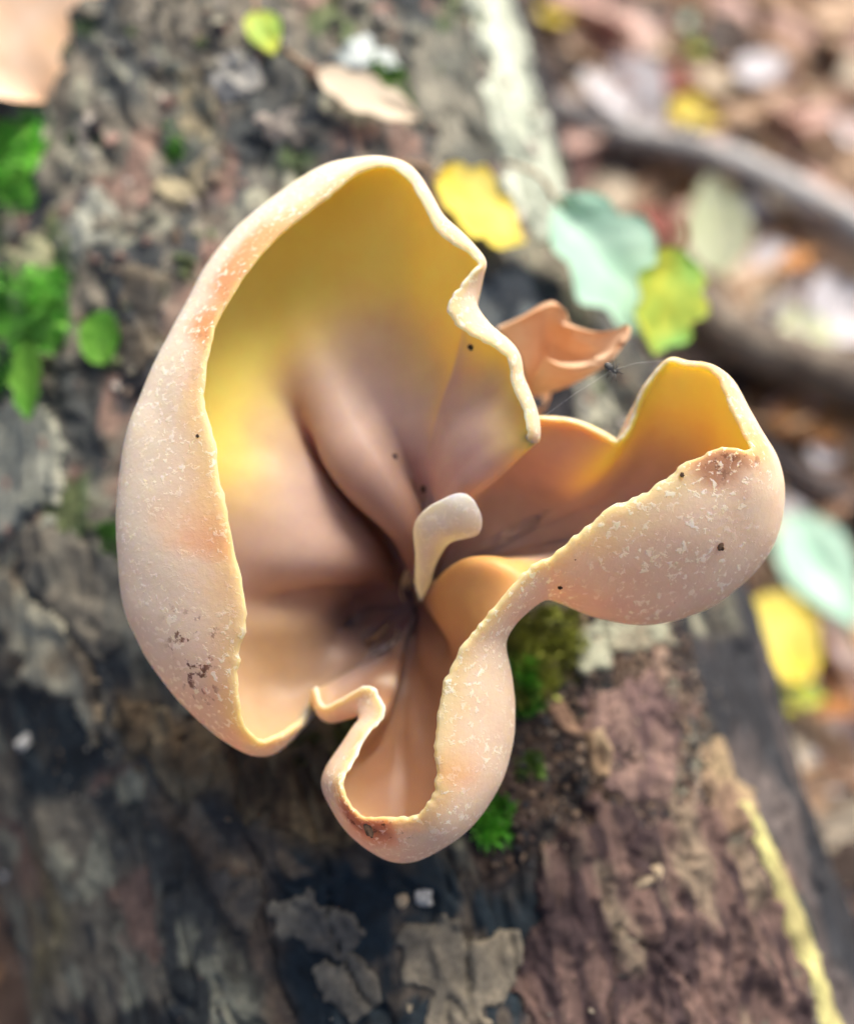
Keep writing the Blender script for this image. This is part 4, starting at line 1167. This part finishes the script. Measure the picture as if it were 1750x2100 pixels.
# ------------------------------------------------------------------ leaf litter
kinds = {
    'tan': 'tan dead leaf in the litter', 'brown': 'brown dead leaf in the litter', 'pink': 'dull pink dead leaf in the litter',
    'orange': 'small orange dead leaf in the litter', 'grey': 'small bleached grey leaf in the litter', 'creamy': 'small cream coloured dead leaf in the litter',
    'dark': 'blackened rotten leaf in the litter',
}
protos = []
for k in range(10):
    v, f, sv_, sf_ = leaf_mesh(1.0, .62 + .1 * (k % 3), ['ovate', 'lobed', 'round', 'oblong'][k % 4], rnd.uniform(-.25, .35), rnd.uniform(-.2, .3), 500 + k)
    v = v - np.array([.5, 0, 0]); sv_ = sv_ - np.array([.5, 0, 0])
    pb = []
    for nm, vv, ff in (('blade', v, f), ('stalk', sv_, sf_)):
        me = bpy.data.meshes.new('leaf_' + nm)
        me.from_pydata((vv * CM).tolist(), [], [tuple(map(int, q_)) for q_ in ff])
        me.polygons.foreach_set('use_smooth', [True] * len(me.polygons))
        me.materials.append(M_STALK)
        pb.append(me)
    protos.append(pb)
names = list(kinds)
wts = [6, 5, 5, 2, 3, 3, 3]
count = 0
for i in range(900):
    if count >= 290:
        break
    x, y = rnd.uniform(1040, 1900), rnd.uniform(-160, 1900)
    if x < 1000 + max(0, y) * .33:
        continue
    p = on_ground(x, y, .35 + rnd.random() * .9)
    size = rnd.choice([1.6, 2.0, 2.4, 2.8, 3.2]) * rnd.uniform(.85, 1.15)
    nm = rnd.choices(names, wts)[0]
    root = bpy.data.objects.new('litter_leaf', None)
    root.empty_display_size = .01
    root.location = Vector(p) * CM
    B = basis((rnd.gauss(0, .28), rnd.gauss(0, .28), 1), (math.cos(i * 2.4), math.sin(i * 2.4), 0))
    root.rotation_euler = Matrix(B.tolist()).to_euler()
    root.scale = (size,) * 3
    link(root)
    where = ('beyond the grey branch' if y < 190 + (x - 1080) * .42 else 'between the grey and the brown branch' if y < 560 + (x - 1380) * .55
             else 'between the brown branch and the shadow strip' if y < 840 + (x - 1420) * .62 else 'beside the log, near the large yellow leaf')
    tag(root, kinds[nm] + ' ' + where, 'leaf', nm + ' leaves in the litter ' + where)
    for me, part, mt in zip(protos[i % 10], ('blade', 'stalk'), (LMAT[nm], M_STALK)):
        o = bpy.data.objects.new(part, me)
        scene.collection.objects.link(o)
        o.parent = root
        o.material_slots[0].link = 'OBJECT'
        o.material_slots[0].material = mt
    count += 1

# crumbled leaf bits between the leaves
rs = np.random.RandomState(77)
n = 9000
bx = rs.uniform(-25, 60, n); by = rs.uniform(-30, 70, n)
bp = np.stack([bx, by, ground_z(bx, by) + rs.uniform(.02, .35, n)], -1)
a = rs.uniform(0, 6.28, n); L = rs.uniform(.25, .9, n); Wd = L * rs.uniform(.3, .8, n)
dx = np.stack([np.cos(a), np.sin(a), rs.normal(0, .35, n)], -1) * L[:, None] * .5
dy = np.stack([-np.sin(a), np.cos(a), rs.normal(0, .35, n)], -1) * Wd[:, None] * .5
bv = np.stack([bp - dx, bp - dy * .9 + dx * .1, bp + dx, bp + dy + np.array([0, 0, .05])], 1).reshape(-1, 3)
pal = np.array([(.34, .22, .13), (.22, .13, .08), (.46, .33, .24), (.13, .08, .06), (.5, .42, .32), (.42, .22, .1)])
bc = np.repeat(pal[rs.randint(0, len(pal), n)] * rs.uniform(.9, 1.5, (n, 1)), 4, 0)
lit = mesh_obj('leaf_litter', bv, np.arange(n * 4).reshape(n, 4).tolist(), mat_vcol('leaf_bits', .8, 3, .01, .3, .2), cols=bc, smooth=False)
tag(lit, 'crumbled brown leaf fragments covering the forest floor', 'litter', None, 'stuff')
